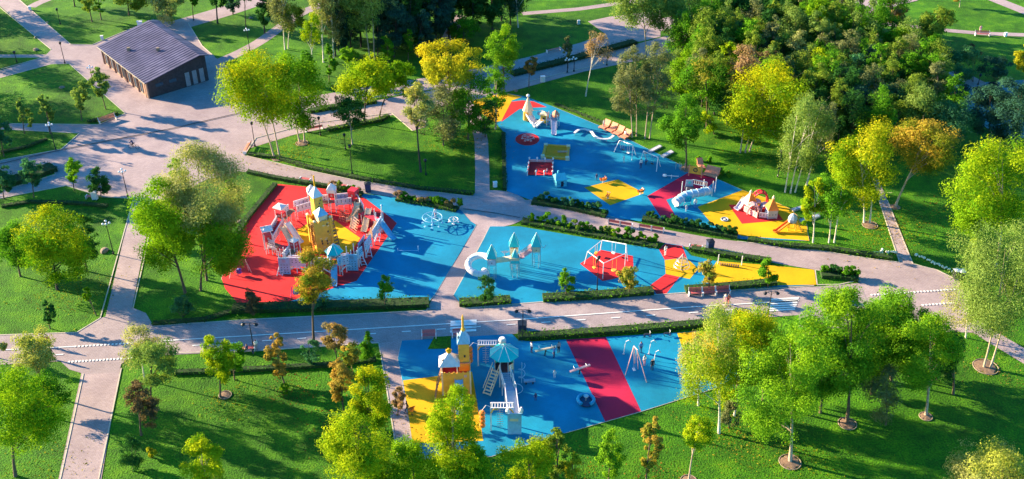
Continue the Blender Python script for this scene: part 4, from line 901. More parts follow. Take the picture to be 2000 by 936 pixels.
# ================= PEOPLE =================
POSES = {
 'stand': ([(0,0,.92),(0,.01,1.12),(0,0,1.34),(0,.01,1.50),(0,.02,1.60),(0,.01,1.70), (-.17,0,1.40),(-.22,-.01,1.14),(-.22,.05,.90),(-.21,.07,.80), (.17,0,1.40),(.22,-.01,1.14),(.22,.05,.90),(.21,.07,.80), (-.09,0,.86),(-.10,.01,.48),(-.10,-.02,.08),(-.10,.14,.04), (.09,0,.86),(.10,.01,.48),(.10,-.02,.08),(.10,.14,.04)]),
 'walk': ([(0,0,.92),(0,.02,1.12),(0,.03,1.34),(0,.04,1.50),(0,.06,1.60),(0,.05,1.70), (-.17,.02,1.40),(-.22,-.12,1.16),(-.22,-.16,.92),(-.21,-.15,.83), (.17,.02,1.40),(.22,.08,1.16),(.20,.24,.98),(.19,.31,.94), (-.09,0,.86),(-.10,.20,.50),(-.10,.26,.10),(-.10,.42,.05), (.09,0,.86),(.10,-.05,.48),(.10,-.34,.16),(.10,-.24,.05)]),
 'sit': ([(0,0,.55),(0,-.03,.75),(0,-.02,.97),(0,0,1.13),(0,.02,1.23),(0,.01,1.33), (-.17,-.01,1.03),(-.21,.06,.80),(-.17,.28,.68),(-.15,.36,.66), (.17,-.01,1.03),(.21,.06,.80),(.17,.28,.68),(.15,.36,.66), (-.09,.05,.53),(-.11,.45,.52),(-.11,.47,.10),(-.11,.62,.06), (.09,.05,.53),(.11,.45,.52),(.11,.47,.10),(.11,.62,.06)]),
 'ride': ([(0,-.05,.98),(0,.06,1.15),(0,.22,1.34),(0,.33,1.46),(0,.38,1.55),(0,.37,1.65), (-.17,.22,1.38),(-.22,.38,1.18),(-.22,.52,1.06),(-.21,.57,1.04), (.17,.22,1.38),(.22,.38,1.18),(.22,.52,1.06),(.21,.57,1.04), (-.09,0,.92),(-.10,.30,.70),(-.10,.12,.34),(-.10,.26,.28), (.09,0,.92),(.10,.22,.62),(.10,.02,.22),(.10,.16,.16)]),
}
PR = [.15,.13,.16,.055,.095,.075, .07,.045,.035,.042, .07,.045,.035,.042, .095,.06,.045,.035, .095,.06,.045,.035]
PE = [(0,1),(1,2),(2,3),(3,4),(4,5),(2,6),(6,7),(7,8),(8,9),(2,10),(10,11),(11,12),(12,13),(0,14),(14,15),(15,16),(16,17),(0,18),(18,19),(19,20),(20,21)]
PCACHE = {}
def body_mesh(pose):
    if pose in PCACHE: return PCACHE[pose]
    J = POSES[pose]; me = bpy.data.meshes.new('body_base'); me.from_pydata(J, PE, []); o = bpy.data.objects.new('body_base', me); COL.objects.link(o)
    md = o.modifiers.new('skin', 'SKIN'); sb = o.modifiers.new('sub', 'SUBSURF'); sb.levels = 1; sb.render_levels = 1
    for i, sv in enumerate(me.skin_vertices[0].data): sv.radius = (PR[i], PR[i]*(.75 if i < 3 else 1)); sv.use_root = (i == 0)
    dg = bpy.context.evaluated_depsgraph_get(); dg.update(); r = bpy.data.meshes.new_from_object(o.evaluated_get(dg)); bpy.data.objects.remove(o)
    for q in range(5): pass
    Jv = [Vector(j) for j in J]
    SL = {0:2,1:1,2:1,3:0,4:0,5:3,6:1,7:1,8:0,9:0,10:1,11:1,12:0,13:0,14:2,15:2,16:2,17:4,18:2,19:2,20:2,21:4}
    idx = []
    for f in r.polygons:
        c = f.center; k = min(range(22), key=lambda i: (c-Jv[i]).length - PR[i]*.5); s = SL[k]
        if k == 4 and (c.y < Jv[4].y-.02 or c.z > Jv[4].z+.05): s = 3
        if k == 5: s = 3
        idx.append(s)
    PCACHE[pose] = (r, idx); return PCACHE[pose]
SK = mat('skin', (.55,.34,.25), .6); 
def person(loc, rz, pose, shirt, trousers, label, h=1.7, hair=(.05,.03,.02), group=None, z=0.0):
    r, idx = body_mesh(pose); me = r.copy(); me.name = 'person'; me.materials.clear()
    cols = [SK, mat('cloth %s' % (shirt,), shirt, .8), mat('cloth %s' % (trousers,), trousers, .8), mat('hair %s' % (hair,), hair, .7), mat('shoes', (.05,.05,.06), .6)]
    for c in cols: me.materials.append(c)
    me.polygons.foreach_set('material_index', idx); me.polygons.foreach_set('use_smooth', [True]*len(idx))
    o = bpy.data.objects.new('person', me); COL.objects.link(o); o.location = Vector(loc) + Vector((0,0,z)); o.rotation_euler.z = rz; s = h/1.7; o.scale = (s, s, s)
    tag(o, label, 'person', group); return o
Wt, Nv, Dk, Bl, Rd, Pk_, Gy = (.75,.74,.72), (.04,.06,.16), (.03,.03,.04), (.10,.25,.55), (.6,.06,.06), (.7,.35,.4), (.3,.3,.33)
def bicycle(loc, rz, lb, s=1.0, nm='bicycle', col=DARKM):
    e = empty(nm, loc, rz, lb, nm); e.scale = (s,s,s)
    for y in (-.52, .52):
        w = MB().ring((0,y,.34), .32, .03, 20, 5, axis='X').build('wheel', BLK, e); h = MB()
        for k in range(8): t = k*math.pi/4; h.tube([(0,y,.34), (0,y+.3*math.cos(t),.34+.3*math.sin(t))], .006, 3)
        h.build('spokes', STEEL, w)
    f = MB(); f.tube([(0,-.52,.34),(0,-.15,.85),(0,.38,.88),(0,-.02,.32),(0,-.52,.34)], .022, 5); f.tube([(0,-.15,.92),(0,-.02,.32)], .02, 5); f.tube([(0,.52,.34),(0,.36,.98)], .022, 5); f.build('frame', col, e)
    MB().tube([(-.26,.30,1.02),(0,.38,1.0),(.26,.30,1.02)], .02, 5).build('handlebar', BLK, e); MB().box((0,-.17,.95),(.14,.26,.06)).build('saddle', BLK, e)
p = at(262, 291); bicycle(p, R(80), 'dark bicycle ridden across the shaded plaza', 1.1); person(p, R(80), 'ride', Nv, Dk, 'person in dark clothes riding a bicycle across the shaded plaza')
PL = [(502,686,40,'stand',Wt,Gy,'person in a white top standing beside the scooter under the double lamp'), (484,690,60,'sit',Nv,Dk,'person in dark blue sitting on the bench under the double lamp'),
 (88,676,10,'walk',Dk,Dk,'person in black walking on the road at the left, first of two'), (98,678,0,'walk',Rd,Dk,'person in red and dark walking on the road at the left, second of two'), (103,702,10,'stand',Dk,Dk,'person in black standing at the lower edge of the road at the left'),
 (781,808,-20,'walk',Wt,Pk_,'person in white and pink on the narrow path beside the yellow surface'), (796,806,100,'walk',Dk,Dk,'dark dressed person with a pushchair on the narrow path'),
 (1416,595,160,'walk',Wt,Pk_,'person in white walking on the road below the three joined benches'), (1421,596,160,'walk',Rd,Rd,'person in red right beside the person in white on the road'),
 (1299,500,30,'stand',Wt,Wt,'adult in white standing on the crimson band at the promenade'), (1251,330,20,'stand',Wt,Nv,'adult in a white shirt and dark shorts pushing the swing'),
 (1357,408,0,'stand',Wt,Bl,'adult in pale clothes beside the big crawling tube'), (1083,739,0,'stand',Wt,Wt,'child in white alone on the lower blue surface'), (1046,784,0,'stand',Nv,Nv,'child in dark blue standing near the bridge tower'),
 (1165,353,0,'stand',Nv,Nv,'child in dark blue above the yellow diamond'), (1369,342,70,'stand',Dk,Nv,'dark dressed adult behind the yellow play board'), (1038,690,-60,'stand',Wt,Nv,'adult in white and blue at the left end of the long seesaw'),
 (1082,700,60,'stand',Bl,Nv,'adult in blue at the right end of the long seesaw'), (1091,690,30,'stand',Gy,Dk,'adult in grey behind the right end of the long seesaw'), (1251,690,0,'stand',Bl,Nv,'adult in blue behind the pink swing frame'), (1258,716,30,'stand',Wt,Pk_,'adult in white at the pink swing frame'),
 (1273,724,0,'stand',Dk,Dk,'dark dressed person right of the pink swing frame'), (851,427,0,'stand',Wt,Pk_,'person in white and pink behind the blue ring carousel'), (1913,66,0,'stand',Pk_,Wt,'person in pale pink standing behind the bench on the far lawn'),
 (1165,520,0,'stand',Dk,Dk,'child in dark clothes at the swing hexagon'), (1261,323,0,'stand',Bl,Dk,'child in blue next to the adult pushing the swing'), (657,204,0,'walk',Dk,Dk,'dark dressed person on the upper road behind the lemon green tree'), (465,540,30,'stand',PK and (.15,.08,.4),Nv,'child in violet beside the pale spring frame on the red surface'),
 (1048,340,0,'sit',Nv,Dk,'child in dark blue at the red trampoline'), (1068,342,30,'stand',Pk_,Nv,'child in pink at the front edge of the red sand box'), (1678,22,0,'stand',Dk,Dk,'dark figure on the far pink square'), (1340,414,0,'stand',Wt,Wt,'small child in white in front of the big crawling tube'), (1218,318,0,'stand',Wt,Wt,'small child in white at the left swing frame'), (1179,252,48,'stand',Wt,Gy,'person in grey and white leaning by the leftmost lounger')]
for k, (x, y, rz, pose, a, b, lb) in enumerate(PL):
    child = 'child' in lb; person(at(x, y), R(rz), pose, a, b, lb, 1.2 if child else 1.72)
person(at(1221,269), R(-42), 'sit', Wt, Gy, 'person in white sitting on the rightmost of the four loungers', 1.7)
# scooter and pushchair
e = empty('kick_scooter', at(494,689), .4, 'dark kick scooter under the double lamp at the road', 'scooter'); MB().box((0,0,.12),(.16,.8,.05)).build('deck', NAVY, e); MB().tube([(0,.4,.12),(0,.32,.95)], .03, 6).build('stem', NAVY, e); MB().tube([(-.25,.32,.95),(.25,.32,.95)], .025, 5).build('handlebar', BLK, e)
for y in (-.42,.42): MB().ring((0,y,.1),.09,.03,12,5,axis='X').build('wheel', BLK, e)
e = empty('pushchair', at(803,808), 1.2, 'dark orange pushchair on the narrow path beside the yellow surface', 'pushchair'); s_ = MB(); s_.add([(-.25,-.3,.45),(.25,-.3,.45),(.25,.3,.55),(-.25,.3,.55),(-.25,-.35,1.0),(.25,-.35,1.0)], [(0,1,2,3),(4,5,1,0),(3,2,5,4)][:2]+[(0,3,4),(1,5,2)]); s_.build('seat', OR, e)
MB().tube([(-.25,.35,.1),(-.25,-.45,1.05),(.25,-.45,1.05),(.25,.35,.1)], .02, 5).build('frame', BLK, e)
for sx in (-.27,.27):
    for y in (-.3,.35): MB().ring((sx,y,.12),.1,.03,12,5,axis='X').build('wheel', BLK, e)
# ================= PLAY EQUIPMENT =================
def panel(mb, p, q, z0, z1, th=.05, holes=0, mi=0, hm=1, crenel=0, rows=2):
    """upright board from p to q with small dark openings"""
    p, q = Vector(p), Vector(q); d = (q-p); L = d.length; d = d/L; mb.beam((p.x,p.y,(z0+z1)/2), (q.x,q.y,(z0+z1)/2), th, z1-z0, mi)
    nn = Vector((-d.y, d.x, 0))
    for r_ in range(rows):
        for k in range(holes):
            c = p + d*(L*(k+.5)/holes); z = z0+(z1-z0)*(.42+.3*r_); mb.beam((c-d*.07).to_3d()*1.0+Vector((0,0,z-(c-d*.07).z)), (c+d*.07)+Vector((0,0,z-(c+d*.07).z)), th+.012, .13, hm)
    for k in range(crenel):
        c = p + d*(L*(k+.5)/crenel); mb.beam(Vector((c.x-d.x*.12, c.y-d.y*.12, z1+.08)), Vector((c.x+d.x*.12, c.y+d.y*.12, z1+.08)), th, .16, mi)
def ladder(mb, p, q, w, n_, mi=0):
    p, q = Vector(p), Vector(q); d = (q-p); h = Vector((-d.y, d.x, 0)); h = h.normalized() if h.length > 1e-3 else Vector((1,0,0))
    for s in (-1, 1): mb.tube([p+h*s*w/2, q+h*s*w/2], .035, 5, mi)
    for k in range(n_): c = p.lerp(q, (k+.5)/n_); mb.tube([c-h*w/2, c+h*w/2], .025, 4, mi)
def slide(parent, p, q, w, m, name='slide', sides=.22):
    p, q = Vector(p), Vector(q); mb = MB(); d = (q-p); h = Vector((-d.y, d.x, 0)).normalized(); dn = Vector((d.x,d.y,0)).normalized()
    pts = [p-dn*.3, p, p.lerp(q, .85), q+Vector((0,0,.0)), q+dn*.5]; pts[3].z = q.z; pts[4].z = q.z
    for a, b in zip(pts, pts[1:]):
        mb.add([a-h*w/2, b-h*w/2, b+h*w/2, a+h*w/2]+[v-Vector((0,0,.05)) for v in (a-h*w/2, b-h*w/2, b+h*w/2, a+h*w/2)], [(0,1,2,3), (7,6,5,4), (0,4,5,1), (2,6,7,3)])
        for s in (-1, 1): mb.beam(a+h*s*w/2+Vector((0,0,sides/2)), b+h*s*w/2+Vector((0,0,sides/2)), .05, sides)
    return mb.build(name, m, parent)

# ---- white castle ring with lavender walls ----
def castle_ring():
    nodes = [(527,492,1.5),(553,449,1.6),(575,428,1.6),(613,416,1.6),(652,413,1.6),(693,409,1.6),(708,432,1.4),(742,450,1.6),(722,482,1.4),(706,506,1.4),(691,522,1.5),(657,535,1.8),(606,531,1.5),(560,529,1.5),(578,503,1.3),(548,498,1.3)]
    o0 = at(628, 470); e = empty('play_castle', o0, 0, 'white and lavender castle ring of walls, turrets and slides on the red surface', 'play castle')
    N = [(at(x, y)-o0, h) for x, y, h in nodes]; M_ = [LAV, HOLE]; n_ = len(N)
    for i in range(n_):
        (a, ha), (b, hb) = N[i], N[(i+1) % n_]
        if i in (6,): pass
        d = (b-a).normalized(); L = (b-a).length; nn = Vector((-d.y, d.x, 0)); q = MB()
        q.beam(a+Vector((0,0,ha)), b+Vector((0,0,hb)), .9, .08); q.build('deck', WOOD if i % 2 else REDP, e)
        # outward is away from the centre
        out = nn if nn.dot((a+b)/2) > 0 else -nn
        for s, hh in ((1, .85), (-1, .55)):
            if (s < 0 and i % 2) or i in (6, 14): continue
            w = MB(); o_ = out*.45*s; panel(w, a+o_+d*.35, b+o_-d*.35, ha-.25, ha+hh, .07, holes=max(4, int(L*1.6)), crenel=0, rows=2); w.build('wall_panel', M_ if (i+int(s)) % 5 else [LB, HOLE], e)
            bd = MB(); bd.beam(a+o_+d*.35+Vector((0,0,ha+hh+.06)), b+o_-d*.35+Vector((0,0,hb+hh+.06)), .12, .12)
            bd.beam(a+o_+d*.35+Vector((0,0,ha-.35)), b+o_-d*.35+Vector((0,0,hb-.35)), .10, .18); bd.build('rail', WH if i % 2 else LAV, e)
        lg = MB()
        for t in (.12, .5, .88):
            for s in (-1, 1): c = a.lerp(b, t)+out*.5*s; lg.beam(c, c+Vector((0,0,ha)), .12)
        lg.build('post', WH, e)
        if L > 2.2:
            ar = MB()
            for s in (1,): 
                c0, c1 = a.lerp(b, .15)+out*.58, a.lerp(b, .85)+out*.58; pts = [c0.lerp(c1, t)+Vector((0,0,.45+.55*math.sin(t*math.pi))) for t in [k/8 for k in range(9)]]; ar.tube(pts, .09, 5)
            ar.build('arch', REDP if i < 5 else WH, e)
    tow = {0:('white',1.1), 1:('white',1.1), 3:('house',1.0), 4:('house',1.0), 5:('redbox',1.0), 11:('tq',1.4), 13:('facade',1.1), 10:('facade',1.1), 7:('mast',1.0), 14:('white2',1.0)}
    for k, (kind, s) in tow.items():
        p, h = N[k]; rz = math.atan2(p.y, p.x)
        t = MB()
        for sx in (-1,1):
            for sy in (-1,1): c = p+Matrix.Rotation(rz,3,'Z') @ Vector((sx*.5*s, sy*.5*s, 0)); t.beam(c, c+Vector((0,0,h+1.7)), .11)
        t.build('turret_post', WH if kind != 'redbox' else REDP, e)
        if kind in ('white','house','redbox','white2'):
            b = MB().box(p+Vector((0,0,h+1.25 if kind == 'house' else h+.9)), (s*.85, s*.85, .8), rz, 0); b.box(p+Vector((0,0,h+1.25 if kind=='house' else h+.9)), (s*.25, s*.9, .3), rz, 1).box(p+Vector((0,0,h+1.25 if kind=='house' else h+.9)), (s*.9, s*.25, .3), rz, 1); b.build('turret_wall', [REDP, PINKM], e)
            r = MB()
            if kind == 'white': r.box(p+Vector((0,0,h+2.15)), (1.5, 1.5, .10), rz).pyr(p+Vector((0,0,h+2.2)), 1.5, 1.5, .35, rz)
            elif kind == 'house': r.box(p+Vector((0,0,h+1.95)), (1.2,1.2,.5), rz).pyr(p+Vector((0,0,h+2.2)), 1.25, 1.25, .9, rz)
            elif kind == 'white2': r.pyr(p+Vector((0,0,h+1.4)), 1.1, 1.1, .5, rz)
            else: r.box(p+Vector((0,0,h+1.5)), (1.2,1.2,.5), rz)
            r.build('roof', WH if kind != 'redbox' else REDP, e)
        elif kind == 'tq':
            r = MB().lathe(p+Vector((0,0,h+1.75)), [(1.25,0), (1.22,.06), (.08,1.1), (.02,1.25)], 6); r.build('roof', TQ, e)
            rb = MB()
            for j in range(6): tt = j*math.pi/3; rb.tube([p+Vector((1.24*math.cos(tt),1.24*math.sin(tt),h+1.82)), p+Vector((0,0,h+2.95))], .035, 4)
            rb.build('roof_rib', WH, e)
            w = MB(); 
            for j in range(6):
                t0, t1 = j*math.pi/3, (j+1)*math.pi/3
                if j == 4: continue
                panel(w, p+Vector((.95*math.cos(t0), .95*math.sin(t0), 0)), p+Vector((.95*math.cos(t1), .95*math.sin(t1), 0)), h, h+1.1, .05, 1, rows=1)
            w.build('turret_wall', [LB, HOLE], e); slide(e, p+Vector((0,-.9,h)), p+Vector((.1,-2.6,.15)), .75, LB)
        elif kind == 'facade':
            out = Vector((0,-1,0)); w = MB(); w.box(p+Vector((0,-.85,1.3)), (1.45,.08,2.6), 0, 0)
            for jx in range(3):
                for jz in range(4): w.box(p+Vector((-.4+.4*jx,-.9,.3+.4*jz)), (.1,.04,.1), 0, 1)
            w.box(p+Vector((0,-.9,2.15)), (.5,.05,.5), 0, 2); w.build('facade', [LB, HOLE, GREYB], e)
        elif kind == 'mast':
            MB().tube([p, p+Vector((.5,0,h+2.3))], .05, 5).build('mast', WH, e); MB().lathe(p+Vector((.5,0,h+2.3)), [(.02,0),(.2,.15),(.02,.35)], 8).build('finial', LB, e)
    # arched cream slides and net frames on the inside, leaning panels on the outside
    for (a, b, m) in [((700,420),(690,446),CREAM), ((722,432),(712,452),CREAM), ((556,468),(574,487),CREAM), ((565,460),(585,475),WH), ((742,452),(766,468),LB), ((700,430),(683,432),CREAM)]:
        A_, B_ = at(*a)-o0, at(*b)-o0; slide(e, A_+Vector((0,0,1.9)), B_+Vector((0,0,.2)), .8, m)
    for (x, y, rz) in [(562,447,.6),(572,462,.2),(670,434,-.5),(690,452,-.9)]:
        p = at(x, y)-o0; nb = MB(); c, s = math.cos(rz), math.sin(rz)
        for j in range(6):
            u = (j-2.5)*.3; nb.tube([p+Vector((c*u, s*u, 0)), p+Vector((c*u-s*.7, s*u+c*.7, 1.7))], .03, 4); v = j/5; nb.tube([p+Vector((c*-.75-s*.7*v, s*-.75+c*.7*v, 1.7*v)), p+Vector((c*.75-s*.7*v, s*.75+c*.7*v, 1.7*v))], .03, 4)
        nb.build('climbing_net', SAL, e)
    for (x0,y0,x1,y1,z) in [(742,456,736,474,1.6),(716,488,722,504,1.6),(700,510,712,520,1.5),(556,530,546,540,1.6),(532,500,527,486,1.4)]:
        a, b = at(x0,y0)-o0, at(x1,y1)-o0; sb = MB(); 
        for u in (-.35, .35): sb.beam(a+Vector((u,0,z)), b+Vector((u,0,0)), .09)
        for j in range(5): c = (a+Vector((0,0,z))).lerp(b, (j+.5)/5); sb.beam(c-Vector((.35,0,0)), c+Vector((.35,0,0)), .06)
        sb.build('ramp', LAV, e)
castle_ring()
# ---- yellow fortress tower in the middle ----
def fortress():
    o0 = at(630, 483); rz = R(33); e = empty('play_tower', o0, rz, 'tall yellow fortress tower with a blue roof inside the castle ring', 'play tower')
    F = [YP, HOLE, CREAM]; w = 2.25; H = 4.7
    for a, b in (((-w/2,-w/2),(w/2,-w/2)), ((w/2,-w/2),(w/2,w/2)), ((w/2,w/2),(-w/2,w/2)), ((-w/2,w/2),(-w/2,-w/2))):
        mb = MB(); panel(mb, (*a,0), (*b,0), .0, H, .10, 0, crenel=5); d = (Vector((*b,0))-Vector((*a,0))).normalized(); nn = Vector((d.y,-d.x,0)); rr = random.Random(int(a[0]*9+b[1]*5))
        for j in range(8): c = Vector((*a,0)).lerp(Vector((*b,0)), .15+.7*rr.random())+nn*.055; z = .5+rr.random()*3.6; mb.beam(c-d*.09+Vector((0,0,z)), c+d*.09+Vector((0,0,z)), .02, .30, 1)
        for j in range(10): c = Vector((*a,0)).lerp(Vector((*b,0)), .06+.88*rr.random())+nn*.055; z = .4+rr.random()*3.9; mb.beam(c-d*.16+Vector((0,0,z)), c+d*.16+Vector((0,0,z)), .012, .10, 2)
        mb.build('wall', F, e)
    for sx in (-1,1):
        for sy in (-1,1): t = MB().box((sx*w/2,sy*w/2,H/2+.1),(.34,.34,H+.5)); t.build('corner_pillar', YP, e); MB().pyr((sx*w/2,sy*w/2,H+.35),.42,.42,.3).build('cap', CREAM, e)
    MB().box((0,0,H-.8),(w-.12,w-.12,.1)).build('deck', WOOD, e)
    st = MB(); st.box((.15,-.35,H+.35),(1.3,1.3,1.0)); st.build('roof_box', CREAM, e)
    MB().pyr((.15,-.35,H+.85),1.6,1.6,1.0).build('roof', LB, e)
    s2 = MB(); s2.box((.3,1.0,H+1.3),(1.25,1.25,3.4),0,0)
    for j in range(5): s2.box((.3+(-.3+.15*j),.36,H+.6+.45*j),(.14,.03,.22),0,1)
    s2.build('spire_wall', [YP, HOLE], e); MB().pyr((.3,1.0,H+3.0),1.5,1.5,1.5).build('spire_roof', WH, e); MB().tube([(.3,1.0,H+4.2),(.3,1.0,H+6.0)], .10, 6).build('spire_mast', YEL, e)
    stair = MB()
    for j in range(9): stair.beam((w/2+.25, -1.0+.18*j, .5+.42*j), (w/2+.95, -1.0+.18*j, .5+.42*j), .3, .08)
    stair.beam((w/2+.25,-1.1,.2),(w/2+.25,.6,4.2),.06,.2); stair.beam((w/2+.95,-1.1,.2),(w/2+.95,.6,4.2),.06,.2); stair.build('stair', WOOD, e)
    ch = MB()
    for j in range(14): ch.lathe((-w/2-.35,-.6,.2+.3*j),[(.05,0),(.17,.06),(.17,.18),(.05,.24)],6)
    ch.build('climbing_knots', OR, e)
fortress()
# ---- three turquoise roofed towers ----
def towers():
    o0 = at(985, 535); e = empty('play_tower', o0, 0, 'play unit of four turquoise peaked towers and a curled white tube slide', 'play tower')
    base = [(961,540,2.1),(1006,535,2.0),(1004,519,2.2),(1047,516,2.2)]; tops = [(962,478),(1007,487),(1004,455),(1048,455)]; P = []
    for (x, y, h), (tx, ty) in zip(base, tops):
        p = at(x, y); H = above(p, tx, ty).z; p = p-o0; P.append((p, h)); w = 1.05; q = MB()
        for sx in (-1,1):
            for sy in (-1,1): q.beam(p+Vector((sx*w/2,sy*w/2,0)), p+Vector((sx*w/2,sy*w/2,H-1.9)), .09)
        q.build('post', STEEL, e); MB().box(p+Vector((0,0,h)),(w,w,.09)).build('deck', STEEL, e)
        k = MB()
        for a, b in (((-1,-1),(1,-1)), ((1,-1),(1,1)), ((-1,1),(1,1)), ((-1,-1),(-1,1))): panel(k, p+Vector((a[0]*w/2,a[1]*w/2,0)), p+Vector((b[0]*w/2,b[1]*w/2,0)), h, h+.8, .05, 1, rows=1)
        k.build('panel', [CREAM if x > 1000 else LAV, HOLE], e)
        r = MB().pyr(p+Vector((0,0,H-1.9)), 1.35, 1.35, 1.9).build('roof', TQ, e); rb = MB()
        for sx in (-1,1):
            for sy in (-1,1): rb.tube([p+Vector((sx*.67,sy*.67,H-1.87)), p+Vector((0,0,H+.02))], .03, 4)
        rb.build('ridge', WH, r)
        ld = MB(); ladder(ld, p+Vector((0,-w/2-.5,0)), p+Vector((0,-w/2,h)), .6, 7); ld.build('ladder', STEEL, e)
    c = P[0][0]; pts = []
    for k in range(26):
        t = k/25; ang = R(75)+t*R(330); rad = .95*(1-.25*t)+.35; pts.append(c+Vector((-1.9+rad*math.cos(ang), -.15+rad*math.sin(ang), 2.55-2.1*t)))
    pts = [c+Vector((-.4,.55,2.6)), c+Vector((-1.0,.9,2.6))]+pts
    MB().tube(pts, .42, 12).build('tube_slide', WH, e, smooth=True); rg = MB()
    for j in range(3, len(pts)-1, 2): rg.tube([pts[j]-(pts[j+1]-pts[j])*.15, pts[j]+(pts[j+1]-pts[j])*.15], .44, 12)
    rg.build('tube_flange', LAV, e)
    MB().tube([P[0][0]+Vector((.5,0,2.5)), P[1][0]+Vector((-.5,0,2.4))], .38, 10).build('tube_bridge', CREAM, e, smooth=True)
    a, b = P[1][0]+Vector((.6,.3,2.3)), P[3][0]+Vector((-.6,0,2.3)); nb = MB()
    for j in range(12):
        for s in (-.4,.4): q0 = a.lerp(b, j/11); q1 = a.lerp(b, min(j+1, 11)/11); nb.tube([q0+Vector((0,s,.8)), q1+Vector((0,s,0))], .025, 4); nb.tube([q0+Vector((0,s,0)), q1+Vector((0,s,.8))], .025, 4)
    nb.beam(a, b, .8, .05); nb.build('net_bridge', PINKM, e)
    c = P[3][0]; MB().tube([c+Vector((.5,0,2.9)), c+Vector((1.0,-.2,2.7)), c+Vector((1.3,-.1,3.1))], .05, 5).build('steering_arm', WH, e)
towers()
# ---- swing hexagon ----
def swinghex():
    o0 = at(1186, 521); e = empty('hexagon_swing', o0, 0, 'white swing frame closed to a polygon on the red hexagon, yellow seats hanging inside', 'swing')
    posts = [((1141,517),(1148,492)), ((1172,491),(1176,470)), ((1226,511),(1223,478)), ((1177,546),(1179,515))]
    T_ = []
    for (b, t) in posts: p = at(*b); q = above(p, *t); T_.append((p-o0, q-o0))
    fr = MB()
    for p, q in T_: fr.build if False else None; MB().tube([p, q], .07, 6).build('post', WH, e)
    q5 = T_[2][1]+Vector((-.2,-1.7,-.3))
    for a, b in ((0,1),(1,2),(0,3)): fr.tube([T_[a][1], T_[b][1]], .06, 6)
    fr.tube([T_[3][1], q5], .05, 6); fr.tube([T_[2][1], q5], .05, 6); fr.build('top_beam', WH, e); MB().tube([q5, Vector((q5.x,q5.y,0))], .06, 6).build('post', WH, e)
    for (a, b, t, m) in [(0,1,.6,YP),(1,2,.5,WH),(0,3,.45,YP)]:
        c = T_[a][1].lerp(T_[b][1], t); d = (T_[b][1]-T_[a][1]); d.z = 0; d.normalize(); g = c+Vector((0,0,-1.7)); g.z = .55
        s = MB().box(g,(.5,.34,.16),math.atan2(d.y,d.x)); so_ = s.build('swing_seat', m, e); MB().tube([c-d*.3, g-d*.24], .018, 4).tube([c+d*.3, g+d*.24], .018, 4).build('chain', m, e)
    c = T_[3][1].lerp(q5, .5); g = Vector((c.x, c.y, .5)); MB().lathe(g,[(.35,0),(.4,.08),(.3,.14)],10).build('swing_seat', YP, e); MB().tube([c-Vector((.25,0,0)), g-Vector((.3,0,0))], .018, 4).tube([c+Vector((.25,0,0)), g+Vector((.3,0,0))], .018, 4).build('chain', YP, e)
swinghex()
# ---- climbing cone and carousels ----
def conespin(x, y, m, r_, H, lb, rings=3, nm='rope_carousel'):
    e = empty(nm, at(x, y), 0, lb, 'carousel'); MB().tube([(0,0,0),(0,0,H)], .06, 8).build('mast', STEEL, e); rg = MB()
    for k in range(rings): t = k/max(rings, 1); rg.ring((0,0,.4+H*.55*t), r_*(1-.5*t), .04, 24, 5)
    rg.build('ring', m, e); rp = MB()
    for k in range(10): t = k*math.pi/5; rp.tube([(0,0,H*.98),(r_*math.cos(t), r_*math.sin(t), .4)], .022, 4)
    rp.build('rope', ROPE if m is STEEL else m, e); return e
conespin(1331,524,STEEL,1.05,2.3,'round rope carousel with a red centre on the yellow pentagon')
def ringspin(x, y, m, r_, lb, seats=6, tall=1.3):
    e = empty('ring_carousel', at(x, y), 0, lb, 'carousel'); MB().lathe((0,0,0),[(.25,0),(.18,.12),(.07,.2),(.06,tall)],8).build('mast', m, e); MB().ring((0,0,tall*.75), r_, .055, 28, 6).build('ring', m, e); a = MB(); s = MB()
    for k in range(seats): t = k*2*math.pi/seats; a.tube([(0,0,tall*.7),(r_*math.cos(t),r_*math.sin(t),tall*.75),(r_*math.cos(t),r_*math.sin(t),.35)], .035, 5); s.box((r_*math.cos(t),r_*math.sin(t),.35),(.3,.3,.08),t)
    a.build('spoke', m, e); s.build('seats', m, e); return e
ringspin(845,440,LB,1.4,'pale blue hoop carousel with hanging seats on the middle blue surface',8,1.7)
ringspin(886,438,WH,.65,'little white spinner right of the pale blue hoop carousel',4,1.0)
ringspin(1031,275,PINKM,.95,'red carousel in the centre of the small red circle',6,.9)
def springer(x, y, rz, m, lb):
    e = empty('spring_rider', at(x, y), rz, lb, 'spring rider', 'orange spring riders'); sp = MB(); pts = [(math.cos(k*.9)*.13, math.sin(k*.9)*.13, .02+.018*k) for k in range(24)]; sp.tube(pts, .025, 5).build('spring', STEEL, e)
    b = MB(); 
    for s in (-1,1): b.slab([(-.5,0),(.45,0)][:0] or [(-.5,-.02),(.5,-.02),(.5,.02),(-.5,.02)], .45, .5); b.add([(x_, s*.17+dy, z_) for dy in (-.02,.02) for x_, z_ in ((-.5,.5),(.35,.45),(.55,.8),(.4,1.1),(.2,.85),(-.2,.75),(-.55,.9))], [tuple(range(6,-1,-1)), tuple(range(7,14))]+[(i,(i+1)%7,7+(i+1)%7,7+i) for i in range(7)])
    b.build('side_panel', m, e); MB().box((-.1,0,.72),(.4,.34,.06)).build('seat', m, e); MB().tube([(.3,-.3,.98),(.3,.3,.98)], .025, 5).build('handle', WH, e)
springer(1178,358,.3,OR,'orange spring rider at the upper left edge of the yellow diamond'); springer(1187,389,1.2,OR,'orange spring rider standing on the lower part of the yellow diamond'); springer(1251,381,.4,OR,'orange spring rider at the right corner of the yellow diamond')
